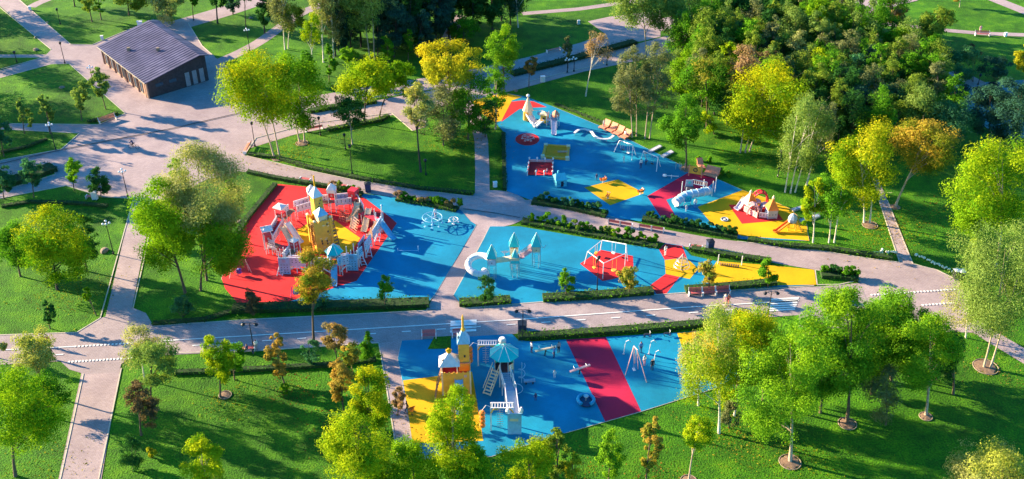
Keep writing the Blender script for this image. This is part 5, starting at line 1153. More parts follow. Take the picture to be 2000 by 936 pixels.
# ---- sand box, trampoline box, playhouse ----
BORD = mat('amber board', (.88,.34,.02), .5)
def sandbox():
    c = [(1060,309),(1066,287),(1110,290),(1108,313)]; P = [at(x, y) for x, y in c]; o0 = sum(P, Vector())/4; e = empty('sand_box', o0, 0, 'yellow framed sand box on the upper blue surface', 'sand box')
    Q = [p-o0 for p in P]; MB().add([q+Vector((0,0,.26)) for q in Q], [(0,3,2,1)] if (Q[1]-Q[0]).cross(Q[2]-Q[0]).z < 0 else [(0,1,2,3)]).build('sand', SANDM, e)
    for i in range(4): MB().beam(Q[i]+Vector((0,0,.2)), Q[(i+1) % 4]+Vector((0,0,.2)), .42, .36).build('border', BORD, e)
    for i in range(4): MB().box(Q[i]+Vector((0,0,.26)),(.6,.6,.5)).build('corner_seat', CREAM, e)
    MB().box(Q[0].lerp(Q[2], .62)+Vector((.6,-.6,.35)),(1.6,.5,.08)).build('play_shelf', SAL, e)
sandbox()
def redbox():
    c = [(1030,344),(1034,318),(1080,319),(1079,344)]; P = [at(x, y) for x, y in c]; o0 = sum(P, Vector())/4; e = empty('ball_pen', o0, 0, 'red walled play pen with white posts and children beside it, left of the blue playhouse', 'play pen'); Q = [p-o0 for p in P]
    MB().add([q+Vector((0,0,.14)) for q in Q], [(0,3,2,1)] if (Q[1]-Q[0]).cross(Q[2]-Q[0]).z < 0 else [(0,1,2,3)]).build('floor', RED, e)
    for i in range(4):
        if i != 3: MB().beam(Q[i]+Vector((0,0,.32)), Q[(i+1) % 4]+Vector((0,0,.32)), .12, .45).build('wall_panel', REDP if i != 1 else PINKM, e)
        for t in (0, .33, .66): MB().lathe(Q[i].lerp(Q[(i+1) % 4], t),[(.08,0),(.08,.7),(.16,.75),(.1,.95)],6).build('post', WH, e)
redbox()
LBT = mat('cyan playhouse board', (.10,.50,.62), .45)
def playhouse():
    o0 = at(1094, 361); e = empty('playhouse', o0, R(12), 'small pale blue playhouse with a pitched roof right of the red pen', 'playhouse'); w = 1.5
    for a, b, h in (((-1,-1),(1,-1),1), ((1,-1),(1,1),1), ((1,1),(-1,1),0), ((-1,1),(-1,-1),1)): m_ = MB(); panel(m_, (a[0]*w/2,a[1]*w/2,0), (b[0]*w/2,b[1]*w/2,0), 0, 1.25, .06, 2 if h else 0, rows=1); m_.box((a[0]*w/2,a[1]*w/2,.65),(.12,.12,1.3)); m_.build('wall', [LBT, HOLE], e)
    MB().box((.12,-w/2-.03,.5),(.4,.03,.9)).build('door', HOLE, e)
    r = MB(); r.add([(-.95,-.95,1.2),(.95,-.95,1.2),(.95,.95,1.2),(-.95,.95,1.2),(-.7,0,2.0),(.7,0,2.0)], [(0,1,5,4),(2,3,4,5),(1,2,5),(3,0,4),(3,2,1,0)]); r.build('roof', LBT, e); MB().box((-.3,.2,2.05),(.22,.22,.5)).build('chimney', LBT, e)
playhouse()
# ---- white ship pair at the top corner ----
def ship():
    o0 = at(1040, 232); e = empty('play_rocket', o0, 0, 'tall cream pointed tower with a white slide at the top corner of the upper playground', 'play tower')
    p = at(1031, 234)-o0; w = MB().lathe(p,[(.75,0),(.75,1.7),(.95,1.75),(.12,3.9),(.1,4.2)],8); w.build('tower_wall', CREAM, e); MB().lathe(p+Vector((0,0,4.1)),[(.05,0),(.3,.2),(.3,.4),(.05,.6)],8).build('finial', WH, e); MB().lathe(p+Vector((-.3,-.45,.2)),[(.5,0),(.5,1.4)],8).build('lower_panel', YP, e)
    slide(e, p+Vector((.1,-.6,1.2)), at(1040,236)-o0+Vector((.1,-1.0,.15)), 1.1, WH, sides=.35); MB().tube([p+Vector((.8,0,1.7)), p+Vector((2.6,.1,1.6)), p+Vector((2.7,.1,0))], .06, 6).build('boom', WH, e); MB().lathe(p+Vector((1.9,0,.9)),[(.3,0),(.35,.3),(.2,.5)],8).build('bucket', LB, e)
    o1 = at(1070, 246); f = empty('play_hut', o1, R(-20), 'yellow and white play hut with lavender slide beside the cream tower', 'play hut')
    b = MB().box((-.6,0,1.3),(1.1,.9,1.5)); b.box((-.6,-.46,1.4),(.4,.02,.4),0,1); b.build('hut_wall', [YP, HOLE], f); MB().pyr((-.6,0,2.05),1.4,1.2,.5).build('roof', CREAM, f); c = MB()
    for x_ in (-1.2,-.05,.6,1.8):
        for y_ in (-.5,.5): c.beam((x_,y_,0),(x_,y_,2.4),.10)
    c.build('post', WH, f); MB().box((.4,0,1.2),(2.6,1.0,.08)).build('deck', LAV, f); k = MB(); panel(k,(.2,.5,0),(1.8,.5,0),1.2,2.0,.06,3,rows=1); k.build('panel',[LB,HOLE],f)
    MB().lathe((1.3,.1,1.9),[(.55,0),(.6,.35),(.3,.9),(.05,1.1)],8).build('cabin', SAL, f); slide(f,(1.2,-.5,1.3),(1.9,-2.6,.15),.8,LAV); slide(f,(-1.0,-.5,.9),(-1.7,-1.1,.15),.9,WH,name='ramp')
ship()
# ---- wavy balance beam ----
e = empty('balance_track', at(1157,270), 0, 'wavy white balance track curving over the upper blue surface', 'balance beam'); c0 = at(1157,270)
P = smoothpts([at(x, y)-c0+Vector((0,0,.45)) for x, y in ((1122,265),(1130,259),(1142,258),(1154,262),(1162,272),(1175,277),(1190,276),(1198,270))], 5)
mb = MB()
for a, b in zip(P, P[1:]): mb.beam(a, b, .42, .10)
mb.build('beam', WH, e)
for k in range(0, len(P), 4): MB().tube([P[k]*1-Vector((0,0,.45)), P[k]], .05, 6).build('support', STEEL, e)
# ---- swing frames ----
def swing(posts, seats, m, lb, sm):
    """posts: ((base pair), top) for each end"""
    a, b = posts; o0 = (at(*a[0])+at(*b[0]))/2; e = empty('swing_frame', o0, 0, lb, 'swing'); tops = []
    for (f1, f2, t) in (a, b):
        p = at(*f1); q = at(*f2); mid = (p+q)/2; H = above(mid, *t); H.x = H.x; tops.append(H-o0)
        for s in (p, q): MB().tube([s-o0, H-o0], .06, 6).build('leg', m, e)
    MB().tube(tops, .06, 6).build('top_beam', m, e); d = (tops[1]-tops[0]); dz = Vector((d.x,d.y,0)).normalized()
    for t, mm in seats:
        c = tops[0].lerp(tops[1], t); g = Vector((c.x, c.y, .5)); s = MB().box(g,(.5,.28,.06),math.atan2(dz.y,dz.x)).build('swing_seat', mm, e); MB().tube([c-dz*.22, g-dz*.22], .015, 4).tube([c+dz*.22, g+dz*.22], .015, 4).build('chain', STEEL, e)
    return e
swing([((1199,298),(1212,290),(1210,275)), ((1234,314),(1242,304),(1236,284))], [(.3,BLK),(.7,WH)], WH, 'white swing frame, left one of two on the upper blue surface', None)
swing([((1249,320),(1262,313),(1257,296)), ((1282,336),(1290,326),(1285,308))], [(.25,BLK),(.65,BLK)], WH, 'white swing frame, right one of two on the upper blue surface', None)
swing([((1221,734),(1239,711),(1238,677)), ((1263,748),(1246,722),(1245,685))], [(.5,WH)], PINKM, 'pink swing frame with people round it on the lower playground', None)
for (x, y, lb) in [(1218,692,'white curved shower pole left of the pink swing frame'), (1267,692,'white curved pole behind the pink swing frame'), (1276,712,'white curved pole right of the pink swing frame')]:
    e = empty('curved_pole', at(x, y), 0, lb, 'play pole', 'curved white poles'); MB().tube([(0,0,0),(0.1,0,1.4),(.2,.1,1.8),(.5,.1,2.0),(.75,.1,1.7)], .05, 6).build('tube', WH, e); MB().lathe((0,0,0),[(.16,0),(.14,.06)],8).build('foot', STEEL, e)
# ---- play board, rope posts, stump gadgets ----
e = empty('play_board', at(1357,346), R(-20), 'yellow play board with a dark round window at the end of the crimson band', 'play board'); b = MB().box((0,0,1.15),(1.9,.08,1.3)); b.build('board', YP, e); MB().ring((0,-.06,1.2),.28,.07,20,6,axis='Y').build('window_ring', HOLE, e)
for s in (-1,1): MB().box((s*.98,0,.95),(.14,.14,1.95)).build('post', SAL, e)
for x, y, lb in ((1323,331,'thin pale posts near the yellow play board, left pair'), (1333,333,'thin pale posts near the yellow play board, right pair')):
    e = empty('rope_posts', at(x, y), .2, lb, 'play posts'); 
    for s in (-.3,.3): MB().tube([(s,0,0),(s,0,1.2)], .04, 6).build('post', STEEL, e)
    MB().tube([(-.3,0,1.1),(0,0,.95),(.3,0,1.1)], .02, 4).build('rope', ROPE, e)
e = empty('rocking_beam', at(1311,348), -.15, 'small white rocker with a ball end beside the crimson band', 'rocker'); MB().tube([(-1.0,0,.3),(1.1,0,.35)], .06, 6).build('beam', WH, e); MB().lathe((-1.0,0,.1),[(.1,0),(.32,.15),(.32,.32),(.1,.45)],10).build('ball', WH, e); MB().tube([(0,-.3,0),(0,0,.5),(0,.3,0)], .04, 5).build('foot', WH, e)
# ---- crawling tube ----
def crawler():
    o0 = at(1352, 393); e = empty('crawling_tube', o0, 0, 'long pale blue crawling tube with round windows and a small deck on the crimson corner', 'play tube')
    pts = smoothpts([at(x, y)-o0+Vector((0,0,z)) for x, y, z in ((1318,405,.75),(1324,402,.9),(1334,398,1.2),(1348,395,1.35),(1362,393,1.35),(1376,389,1.25),(1384,386,1.15))], 4)
    MB().tube(pts, .62, 14, cap=False).build('tube', LAV if False else LB, e, smooth=True); rg = MB()
    for j in range(0, len(pts)-1, 3): rg.tube([pts[j], pts[j].lerp(pts[j+1], .3)], .68, 14)
    rg.build('tube_flange', WH, e); MB().lathe(pts[0]-Vector((0,0,.0)),[(.01,0),(.02,.01)],6).build('stud', WH, e)
    MB().ring(pts[0], .62, .06, 20, 6, axis='X').build('mouth_ring', WH, e)
    c = at(1344,389)-o0; d = MB().box(c+Vector((0,0,1.9)),(1.4,1.2,.1)); d.build('deck', HOLE, e); w = MB().box(c+Vector((0,.3,2.5)),(1.1,.08,1.1)); w.box(c+Vector((0,.25,2.6)),(.35,.04,.35),0,1); w.build('cabin', [GREYB, TQ], e)
    po = MB()
    for x, y in ((1330,385),(1338,397),(1372,381),(1390,384),(1396,376)): q = at(x, y)-o0; po.tube([q, q+Vector((0,0,2.6))], .06, 6)
    po.build('post', WH, e); a, b = at(1350,382)-o0+Vector((0,0,2.7)), at(1378,384)-o0+Vector((0,0,2.4)); r = MB().tube([a, b], .05, 5).tube([a-Vector((0,0,.7)), b-Vector((0,0,.7))], .05, 5)
    for j in range(8): q = a.lerp(b, j/7); r.tube([q, q-Vector((0,0,.7))], .025, 4)
    r.build('railing', WH, e); q = at(1342,402)-o0; MB().box(q+Vector((0,0,1.1)),(1.1,.08,1.0)).build('board', BPL, e); MB().ring(q+Vector((0,-.06,1.15)),.25,.07,16,5,axis='Y').build('porthole', TQ, e)
    for s in (-1,1): MB().tube([q+Vector((s*.5,0,0)), q+Vector((s*.45,0,.7))], .05, 5).build('leg', WH, e)
crawler()
# ---- orange roofed little castle ----
def little_castle():
    o0 = at(1475, 420); e = empty('play_castle', o0, 0, 'small castle with two orange peaked roofs on the red patch of the yellow corner', 'play castle')
    for (x, y, tx, ty, w, rz) in ((1462,408,1463,373,1.5,.4), (1505,424,1508,384,1.3,.1)):
        p = at(x, y); H = above(p, tx, ty).z; p = p-o0; q = MB()
        for a, b in (((-1,-1),(1,-1)), ((1,-1),(1,1)), ((1,1),(-1,1)), ((-1,1),(-1,-1))):
            M2 = Matrix.Rotation(rz,3,'Z'); A2, B2 = p+M2 @ Vector((a[0]*w/2,a[1]*w/2,0)), p+M2 @ Vector((b[0]*w/2,b[1]*w/2,0)); panel(q, A2, B2, .9 if x < 1480 else .1, H-1.9, .06, 3, rows=1); q.beam(A2, A2+Vector((0,0,H-1.9)), .12)
        q.build('turret_wall', [GREYB if x > 1480 else LAV, HOLE], e); MB().pyr(p+Vector((0,0,H-1.95)), w*1.25, w*1.25, 1.7, rz, 0).build('roof', OR if x < 1480 else OR, e); MB().lathe(p+Vector((0,0,H-.55)),[(.06,0),(.24,.2),(.2,.4),(.03,.7)],6).build('finial', CREAM, e)
    slide(e, at(1452,404)-o0+Vector((0,0,1.2)), at(1441,408)-o0+Vector((0,-.2,.15)), .8, LAV)
    for x, y, m, s in ((1470,421,PINKM,1.1),(1484,403,REDP,1.5),(1478,412,PINKM,.9),(1494,418,PINKM,.9),(1467,414,WH,.8)):
        p = at(x, y)-o0; a = MB(); pts = [p+Vector((s*.75*math.cos(t), 0, .15+1.35*s*math.sin(t)**.7)) for t in [math.pi*k/8 for k in range(9)]]; a.tube(pts, .13, 5); pts2 = [v+Vector((0,.9,0)) for v in pts]; a.tube(pts2, .13, 5)
        for k in range(1, 8): a.beam(pts[k], pts2[k], .3, .05)
        a.build('arch', m, e)
    f = MB(); panel(f, at(1452,414)-o0, at(1478,428)-o0, .1, 1.0, .06, 3); f.build('fence_panel', [PINKM, HOLE], e); f = MB(); panel(f, at(1482,426)-o0, at(1500,428)-o0, .1, .9, .06, 3); f.build('fence_panel', [LAV, HOLE], e)
little_castle()
e = empty('slide_unit', at(1545,449), 0, 'little orange slide with a grey dome house on the yellow corner', 'slide'); q = MB().lathe((-.0,.1,1.3),[(.62,0),(.68,.5),(.45,1.0),(.08,1.3)],8); q.build('dome', GREYB, e); MB().box((0,.1,1.2),(1.2,1.1,.1)).build('deck', YP, e)
for sx in (-.5,.5):
    for sy in (-.35,.55): MB().beam((sx,sy,0),(sx,sy,1.3),.1).build('leg', YP, e)
k_ = MB(); ladder(k_,(1.4,-.2,0),(.6,.0,1.2),.6,5); k_.beam((1.4,-.5,.0),(.6,-.3,1.5),.2,.06); k_.build('ladder', YP, e); slide(e,(-.6,-.1,1.2),(-2.2,-.75,.2),.6,OR)
e = empty('trampoline', at(1415,430), 0, 'round silver trampoline set in the yellow surface', 'trampoline'); MB().ring((0,0,.09),.48,.08,20,6).build('rim', GREYB, e); MB().lathe((0,0,.03),[(.45,0),(.44,.05)],20).build('mat', BLK, e); MB().lathe((0,0,.08),[(.2,0),(.18,.05)],12).build('boss', WH, e)
# ---- lower yellow castle ----
def lower_castle():
    o0 = at(892, 760); e = empty('play_castle', o0, R(4), 'ochre castle with a white hipped roof and a slender spire on the lower yellow surface', 'play castle'); M_ = [YP, HOLE]
    w = 3.5; d = 2.2
    for a, b in (((-1,-1),(1,-1)), ((1,-1),(1,1)), ((1,1),(-1,1)), ((-1,1),(-1,-1))):
        q = MB(); panel(q, (a[0]*w/2,a[1]*d/2,0), (b[0]*w/2,b[1]*d/2,0), .0, 3.4, .10, 1, rows=1, crenel=6); q.build('wall', M_, e)
    MB().box((0,0,2.5),(w-.15,d-.15,.12)).build('deck', REDP, e); q = MB().box((1.15,-d/2-.06,2.9),(.36,.03,.36)); q.build('window', PINKM, e)
    for sx in (-1,1):
        for sy in (-1,1): MB().box((sx*w/2,sy*d/2,1.8),(.2,.2,3.6)).build('corner_post', CREAM, e)
    # tall tower at the back right
    tx, ty = 1.05, .9; t = MB().box((tx,ty,3.4),(1.35,1.35,6.8)); t.box((tx+.1,ty-.69,4.6),(.22,.03,.34),0,1).box((tx,ty-.69,5.6),(.8,.02,.16),0,1) if False else t.box((tx+.1,ty-.69,4.9),(.22,.03,.34),0,1); t.build('tower_wall', M_, e)
    MB().box((tx,ty-.1,3.9),(1.5,1.5,.12)).build('tower_deck', SAL, e)
    MB().pyr((tx,ty,6.8),1.6,1.6,2.0).build('tower_roof', LB, e); MB().box((tx-.72,ty,7.3),(.10,.7,.9)).build('dormer', WH, e)
    sp = MB().lathe((tx,ty,8.2),[(.22,0),(.26,.3),(.16,.6),(.13,2.1),(.03,2.5)],8); sp.build('spire', YP, e)
    # white hipped roof on posts at the back left
    cx, cy = -.8, .1
    po = MB()
    for sx in (-1,1):
        for sy in (-1,1): po.beam((cx+sx*.95,cy+sy*.85,2.5),(cx+sx*.95,cy+sy*.85,4.3),.12)
    po.build('roof_post', WH, e); MB().pyr((cx,cy,4.3),2.6,2.3,1.5).build('roof', WH, e); s_ = MB()
    for k in range(5): t_ = k*2*math.pi/5+.3; s_.lathe((cx+.24*math.cos(t_),cy,5.95+.24*math.sin(t_)),[(.02,-.15),(.16,-.05),(.16,.08),(.02,.15)],6)
    s_.lathe((cx,cy,5.75),[(.1,-.3),(.22,0),(.22,.3),(.05,.45)],6); s_.build('star_finial', YEL, e)
    MB().box((cx-.7,cy-.5,4.95),(.4,.1,.25),.6).build('skylight', HOLE, e)
    r = MB(); r.tube([(-w/2-.1,-.6,3.2),(-w/2-.7,-1.3,1.6),(-w/2-1.0,-2.0,0)], .10, 6); r.tube([(-w/2-.1,.3,3.2),(-w/2-.7,-.4,1.6),(-w/2-1.0,-1.1,0)], .06, 6)
    for k in range(10): tt = k/9; r.tube([(-w/2-.1-.9*tt,-.6-1.4*tt,3.2-3.2*tt),(-w/2-.1-.9*tt,.3-1.4*tt,3.2-3.2*tt)], .05, 4)
    r.build('rope_ladder', WOOD, e); slide(e,(.3,-d/2,2.4),(.3,-d/2-3.4,.2),1.0,LB)
lower_castle(); [setattr(o_, 'scale', (.9, .9, .93)) for o_ in bpy.data.objects if str(o_.get('label', '')).startswith('ochre castle')]
# ---- bridge tower with monkey bars ----
def bridge_tower():
    o0 = at(985, 748); e = empty('play_tower', o0, 0, 'round turquoise roofed tower with rope bridge and monkey bars, lower blue surface', 'play tower')
    c = Vector((0,.3,0)); h = 2.2; n8 = 8; Rr = 1.15
    for k in range(n8):
        t0, t1 = 2*math.pi*k/n8+math.pi/8, 2*math.pi*(k+1)/n8+math.pi/8; a, b = c+Vector((Rr*math.cos(t0),Rr*math.sin(t0),0)), c+Vector((Rr*math.cos(t1),Rr*math.sin(t1),0))
        MB().beam(a, a+Vector((0,0,4.2)), .1).build('post', STEEL, e)
        if k not in (5,4): q = MB(); panel(q, a, b, h, h+.85, .05, 1, rows=1); q.build('panel', [CREAM if k > 2 else TQ, HOLE], e)
    MB().lathe(c+Vector((0,0,h-.06)),[(Rr,0),(Rr,.08)],8,rz=math.pi/8).build('deck', HOLE, e)
    r = MB().lathe(c+Vector((0,0,4.1)),[(1.75,0),(1.72,.08),(.10,1.15),(.02,1.4)],8,rz=math.pi/8).build('roof', TQ, e); rb = MB()
    for k in range(8): t = 2*math.pi*k/8+math.pi/8; rb.tube([c+Vector((1.74*math.cos(t),1.74*math.sin(t),4.18)), c+Vector((0,0,5.35))], .035, 4)
    rb.build('roof_rib', WH, r)
    # stair ramp to the lower left
    q = MB(); a, b = c+Vector((-.9,-.6,h)), c+Vector((-2.0,-2.6,.1))
    for s in (-.4,.4): q.beam(a+Vector((s,-s*.5,.1)), b+Vector((s,-s*.5,.1)), .07, .16); q.beam(a+Vector((s,-s*.5,.9)), b+Vector((s,-s*.5,.9)), .06, .1)
    for k in range(8): m_ = a.lerp(b, (k+.5)/8); q.beam(m_+Vector((-.4,.2,0)), m_+Vector((.4,-.2,0)), .2, .05)
    q.build('stair', CREAM, e)
    # rope bridge then solid ramp towards the viewer
    p0 = c+Vector((.1,-1.1,h)); p1 = at(997,790)-o0+Vector((0,0,1.9)); p2 = at(1004,845)-o0+Vector((0,0,1.7))
    br = MB()
    for k in range(11): m_ = p0.lerp(p1, (k+.5)/11); m_.z -= .25*math.sin((k+.5)/11*math.pi); br.beam(m_-Vector((.5,0,0)), m_+Vector((.5,0,0)), .22, .06)
    br.build('bridge_plank', GREYB, e); rl = MB()
    for s in (-.6,.6):
        rl.tube([p0+Vector((s,0,.9)), p1+Vector((s,0,.9))], .04, 5); rl.tube([p0+Vector((s,0,0)), p1+Vector((s,0,0))], .04, 5)
        for k in range(8): m_ = p0.lerp(p1, k/7); rl.tube([m_+Vector((s,0,0)), m_+Vector((s,0,.9))], .02, 4)
    for p_ in (p0.lerp(p1,.5), p1, p0):
        for s in (-.62,.62): rl.beam(Vector((p_.x+s,p_.y,0)), Vector((p_.x+s,p_.y,p_.z+1.1)), .09)
    rl.build('bridge_rail', WH, e); MB().beam(p1, p2, 1.15, .10).build('ramp', STEEL, e); rr_ = MB()
    for s in (-.6,.6): rr_.beam(p1+Vector((s,0,.45)), p2+Vector((s,0,.45)), .05, .7)
    rr_.build('ramp_side', LAV, e)
    f = MB(); fc = Vector((p2.x, p2.y-.1, 0)); f.box(fc+Vector((.05,-.2,1.5)),(1.5,.08,3.0),0,0)
    f.box(fc+Vector((0,-.25,2.1)),(.9,.03,.35),0,1); f.build('facade', [LB, CREAM], e); MB().lathe(fc+Vector((-.7,.1,2.8)),[(.2,0),(.25,.35),(.1,.6)],8).lathe(fc+Vector((.75,.1,2.8)),[(.2,0),(.25,.45),(.1,.8)],8).build('facade_knob', WH, e)
    # monkey bars, back and front
    def bars(x, y, x1, nm, hh):
        a = at(x, y)-o0; b = at(x1, y)-o0; m_ = MB()
        for s in (0,.8): m_.beam(a+Vector((0,s,hh)), b+Vector((0,s,hh)), .10, .12)
        for k in range(8): q_ = a.lerp(b, (k+.5)/8); m_.tube([q_+Vector((0,0,hh)), q_+Vector((0,.8,hh))], .04, 5)
        for q_ in (a, b):
            for s in (0,.8): m_.beam(q_+Vector((0,s,0)), q_+Vector((0,s,hh)), .12)
        m_.build('monkey_bars', WH, e); g = MB()
        for q_, sg in ((a,1),(b,-1)): g.tube([q_+Vector((0,-.03,hh-.7)), q_+Vector((sg*.25,-.03,hh-.25)), q_+Vector((sg*.8,-.03,hh-.08))], .09, 5)
        g.build('bracket', YP, e); n2 = MB(); mid = a.lerp(b, .4)
        for k in range(8): n2.tube([mid+Vector((-.35,.4,.3+.33*k)), mid+Vector((.35,.4,.3+.33*k))], .04, 4)
        n2.tube([mid+Vector((0,.4,0)), mid+Vector((0,.4,hh))], .02, 4); n2.build('rope_rungs', ROPE, e)
        ot = MB(); oc = a+Vector((-.95,.2,.35))
        for k in range(4): ot.lathe(oc+Vector((0,0,.58*k)),[(.14,0),(.33,.12),(.36,.3),(.3,.48),(.12,.56)],10)
        ot.build('punch_roll', OR, e); MB().tube([a+Vector((0,.2,hh)), a+Vector((-.5,.2,hh+.2)), oc+Vector((0,0,2.4))], .03, 5).build('roll_hanger', WH, e)
    bars(934, 715, 971, '', 3.1); bars(959, 842, 1003, '', 3.3)
    t = at(981, 712)-o0; q = MB(); q.box(t+Vector((0,0,2.6)),(.9,.08,2.0)); q.build('board', LAV, e); MB().lathe(t+Vector((0,0,3.4)),[(.4,0),(.42,.3),(.3,.55)],10).build('board_head', WH, e); MB().beam(t, t+Vector((0,0,1.6)), .8, .1).build('board_leg', SAL, e)
    MB().ring(at(1008,772)-o0+Vector((0,0,.9)), .75, .04, 18, 5, axis='Y').build('hoop', LB, e)
    # blue spiral climber on the right of the tower
    s_ = MB(); pc = c+Vector((2.0,-.3,0)); s_.tube([pc+Vector((.38*math.cos(k*.7), .38*math.sin(k*.7), .2+.13*k)) for k in range(20)], .05, 5); s_.tube([pc, pc+Vector((0,0,3.0))], .06, 6); s_.build('spiral_climber', LB, e)
bridge_tower()
def seesaw(x0, y0, x1, y1, m, lb, z=.55):
    a, b = at(x0, y0), at(x1, y1); o0 = (a+b)/2; e = empty('seesaw', o0, 0, lb, 'seesaw'); MB().beam(a-o0+Vector((0,0,z-.15)), b-o0+Vector((0,0,z+.2)), .26, .14).build('plank', m, e); MB().tube([(-.1,-.45,0),(0,0,z),(.1,.45,0)], .07, 6).build('stand', BLK, e); d = (b-a).normalized(); h = MB()
    for p_ in (a-o0+d*.5, b-o0-d*.5): nn = Vector((-d.y,d.x,0)); h.tube([p_+nn*.2+Vector((0,0,z)), p_+nn*.2+Vector((0,0,z+.4)), p_-nn*.2+Vector((0,0,z+.4)), p_-nn*.2+Vector((0,0,z))], .03, 5)
    h.build('handle', STEEL, e)
seesaw(1045,694,1086,689,CREAM,'long seesaw with adults at both ends on the lower playground',.7); seesaw(1113,732,1152,723,PINKM,'seesaw at the left edge of the crimson stripe')
e = empty('nest_carousel', at(1144,787), 0, 'round blue bowl carousel left of the crimson stripe', 'carousel'); q = MB(); q.ring((0,0,.45),.88,.20,30,8,a0=R(-60),a1=R(235)); q.build('rim', BPL, e); MB().lathe((0,0,.12),[(.9,0),(.95,.2),(.2,.22)],24).build('platform', NAVY, e); MB().lathe((0,0,.3),[(.08,0),(.08,.6),(.3,.65),(.28,.72)],12).build('hub', STEEL, e)
e = empty('steel_spinner', at(1034,750), .1, 'low blue balance beam right of the turquoise roofed tower', 'balance beam'); MB().box((0,0,.45),(1.3,.35,.22)).build('beam', GREYB, e); MB().box((-.4,0,.17),(.14,.3,.34)).box((.4,0,.17),(.14,.3,.34)).build('foot', BLK, e)
for x, y, lb in ((1264,659,'dark rocker at the upper edge of the lower playground, left one'), (1303,657,'dark rocker at the upper edge of the lower playground, right one')):
    e = empty('rocker', at(x, y), .1, lb, 'rocker'); MB().ring((0,0,.35),.45,.06,14,5,axis='Y',a0=math.pi,a1=2*math.pi).build('runner', NAVY, e); MB().box((0,0,.45),(.8,.3,.08)).build('seat', BLK, e); MB().tube([(.3,-.2,.8),(.3,.2,.8)], .03, 5).tube([(.3,0,.45),(.3,0,.8)], .03, 5).build('handle', WH, e)
# balance course on the yellow tip
e = empty('stepping_course', at(1423,520), 0, 'stepping course of short dark pegs between two pale posts on the yellow tip', 'stepping course'); o0 = at(1423,520)
for x, y in ((1402,516),(1448,519)): MB().tube([at(x, y)-o0, at(x, y)-o0+Vector((0,0,1.5))], .07, 6).build('post', WH, e)
for k in range(9): MB().lathe(at(1407+4.3*k, 519+.5*k)-o0,[(.11,0),(.10,.35),(.12,.4)],7).build('peg', WOOD, e)
# violet spring frame on the red surface, wire frame on the middle blue
e = empty('mini_swing', at(472,538), .3, 'small violet frame with a seat and thin pink poles on the red surface', 'play frame')
for a, b in (((-1.6,-.3,0),(-1.2,0,1.1)), ((-.9,.3,0),(-1.2,0,1.1)), ((1.0,.6,0),(.8,.6,1.9)), ((1.3,.2,0),(.8,.6,1.9))): MB().tube([a, b], .04, 5).build('pole', PINKM, e)
MB().lathe((-.2,0,.3),[(.15,0),(.30,.12),(.22,.4),(.3,.7),(.1,.8)],6).build('seat', PURP, e)
e = empty('mini_swing', at(579,579), .3, 'violet frame partly hidden behind the road side tree on the red surface', 'play frame'); MB().lathe((0,0,.3),[(.2,0),(.45,.2),(.4,.6),(.1,.8)],8).build('seat', PURP, e)
for s in (-.7,.7): MB().tube([(s,0,0),(s*.6,0,1.5)], .05, 5).build('pole', PURP, e)
e = empty('low_bar', at(800,492), 0, 'thin L shaped blue bar standing on the middle blue surface', 'play bar'); MB().tube([(1.2,0,0),(1.2,0,.9)], .05, 6).build('post', LB, e); MB().tube([(-1.6,0,.15),(1.2,0,.15)], .04, 6).tube([(-1.6,0,0),(-1.6,0,.5)], .04, 6).build('bar', LB, e)
e = empty('spring_rider', at(986,500), 0, 'white seagull shaped spring rider between the turquoise towers', 'spring rider'); MB().tube([(0,0,0),(0,0,.4)], .08, 8).build('spring', STEEL, e); MB().add([(-.6,0,.7),(-.2,-.15,.45),(.3,-.12,.5),(.7,0,.75),(.3,.12,.5),(-.2,.15,.45),(0,0,.8),(0,0,.35)], [(0,1,6),(1,2,6),(2,3,6),(3,4,6),(4,5,6),(5,0,6),(1,0,7),(2,1,7),(3,2,7),(4,3,7),(5,4,7),(0,5,7)]).build('body', WH, e)
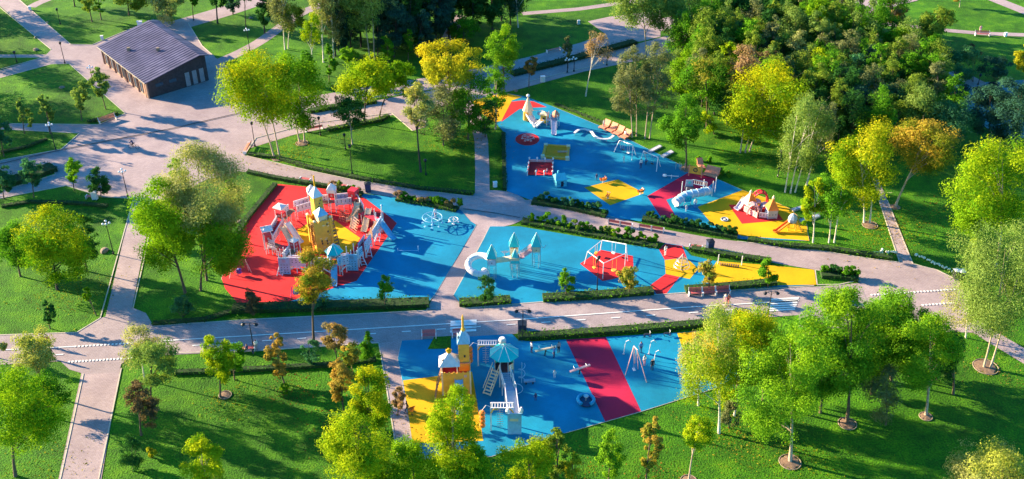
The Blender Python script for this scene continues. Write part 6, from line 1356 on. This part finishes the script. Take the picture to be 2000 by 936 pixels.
# sun sail decks behind the swings and beside the yellow corner
for (a, b, c, d, lb) in [((1266,296),(1288,285),(1293,288),(1272,299),'flat pale wooden deck behind the swings, left one'), ((1290,306),(1310,295),(1316,299),(1297,309),'flat pale wooden deck behind the swings, right one'),
                         ((1545,410),(1573,402),(1576,406),(1549,414),'bluish flat deck on the shaded lawn, upper one'), ((1560,431),(1598,420),(1601,425),(1564,436),'bluish flat deck on the shaded lawn, lower one')]:
    P = [at(*q_) for q_ in (a,b,c,d)]; o0 = P[0].copy(); Q = [p_-o0 for p_ in P]; e = empty('timber_deck', o0, 0, lb, 'deck', 'flat pale decks on the grass'); MB().slab([(q_.x,q_.y) for q_ in Q], .04, .22).build('platform', GREYB if a[0] > 1500 else LAV, e)
    fr = MB()
    for i in range(4): fr.beam(Q[i]+Vector((0,0,.12)), Q[(i+1)%4]+Vector((0,0,.12)), .12, .2)
    fr.build('frame', STEEL, e)

# every separate post, leg or rail becomes a part of its own
def split_islands(o):
    me = o.data; n_ = len(me.vertices); par = list(range(n_))
    def fd(i):
        while par[i] != i: par[i] = par[par[i]]; i = par[i]
        return i
    for ed in me.edges:
        a, b = fd(ed.vertices[0]), fd(ed.vertices[1])
        if a != b: par[a] = b
    grp = {}
    for p_ in me.polygons: grp.setdefault(fd(p_.vertices[0]), []).append(p_)
    if len(grp) < 2 or len(grp) > 24: return
    mats = list(me.materials); first = True; old = me
    for g in grp.values():
        used = sorted({i for p_ in g for i in p_.vertices}); mp = {v: i for i, v in enumerate(used)}
        m2 = bpy.data.meshes.new(o.name.split('.')[0]); m2.from_pydata([old.vertices[i].co[:] for i in used], [], [[mp[i] for i in p_.vertices] for p_ in g])
        for mm in mats: m2.materials.append(mm)
        m2.polygons.foreach_set('material_index', [p_.material_index for p_ in g]); m2.update()
        if first: new0 = m2; first = False
        else: c_ = bpy.data.objects.new(o.name.split('.')[0], m2); COL.objects.link(c_); c_.parent = o.parent
    o.data = new0
for o in list(bpy.data.objects):
    if o.type == 'MESH' and o.parent and o.name.split('.')[0] in ('post','turret_post','rail','leg','roof_post','ramp_side','foot','seats'): split_islands(o)
for o in list(bpy.data.objects):
    if o.type == 'MESH' and o.name.split('.')[0] == 'seats': o.name = 'seat'

# things standing on the rubber start at its surface, a little above the lawn
for o in list(bpy.data.objects):
    if o.parent is None and o.get('category') in ('play castle','play tower','play hut','swing','carousel','spring rider','sand box','play pen','playhouse','balance beam','play pole','play board','play posts','rocker','play tube','slide','trampoline','seesaw','stepping course','play frame','play bar','person','bench','bicycle','litter bin','street lamp','scooter','pushchair','planter','lounger'): o.location.z += .055
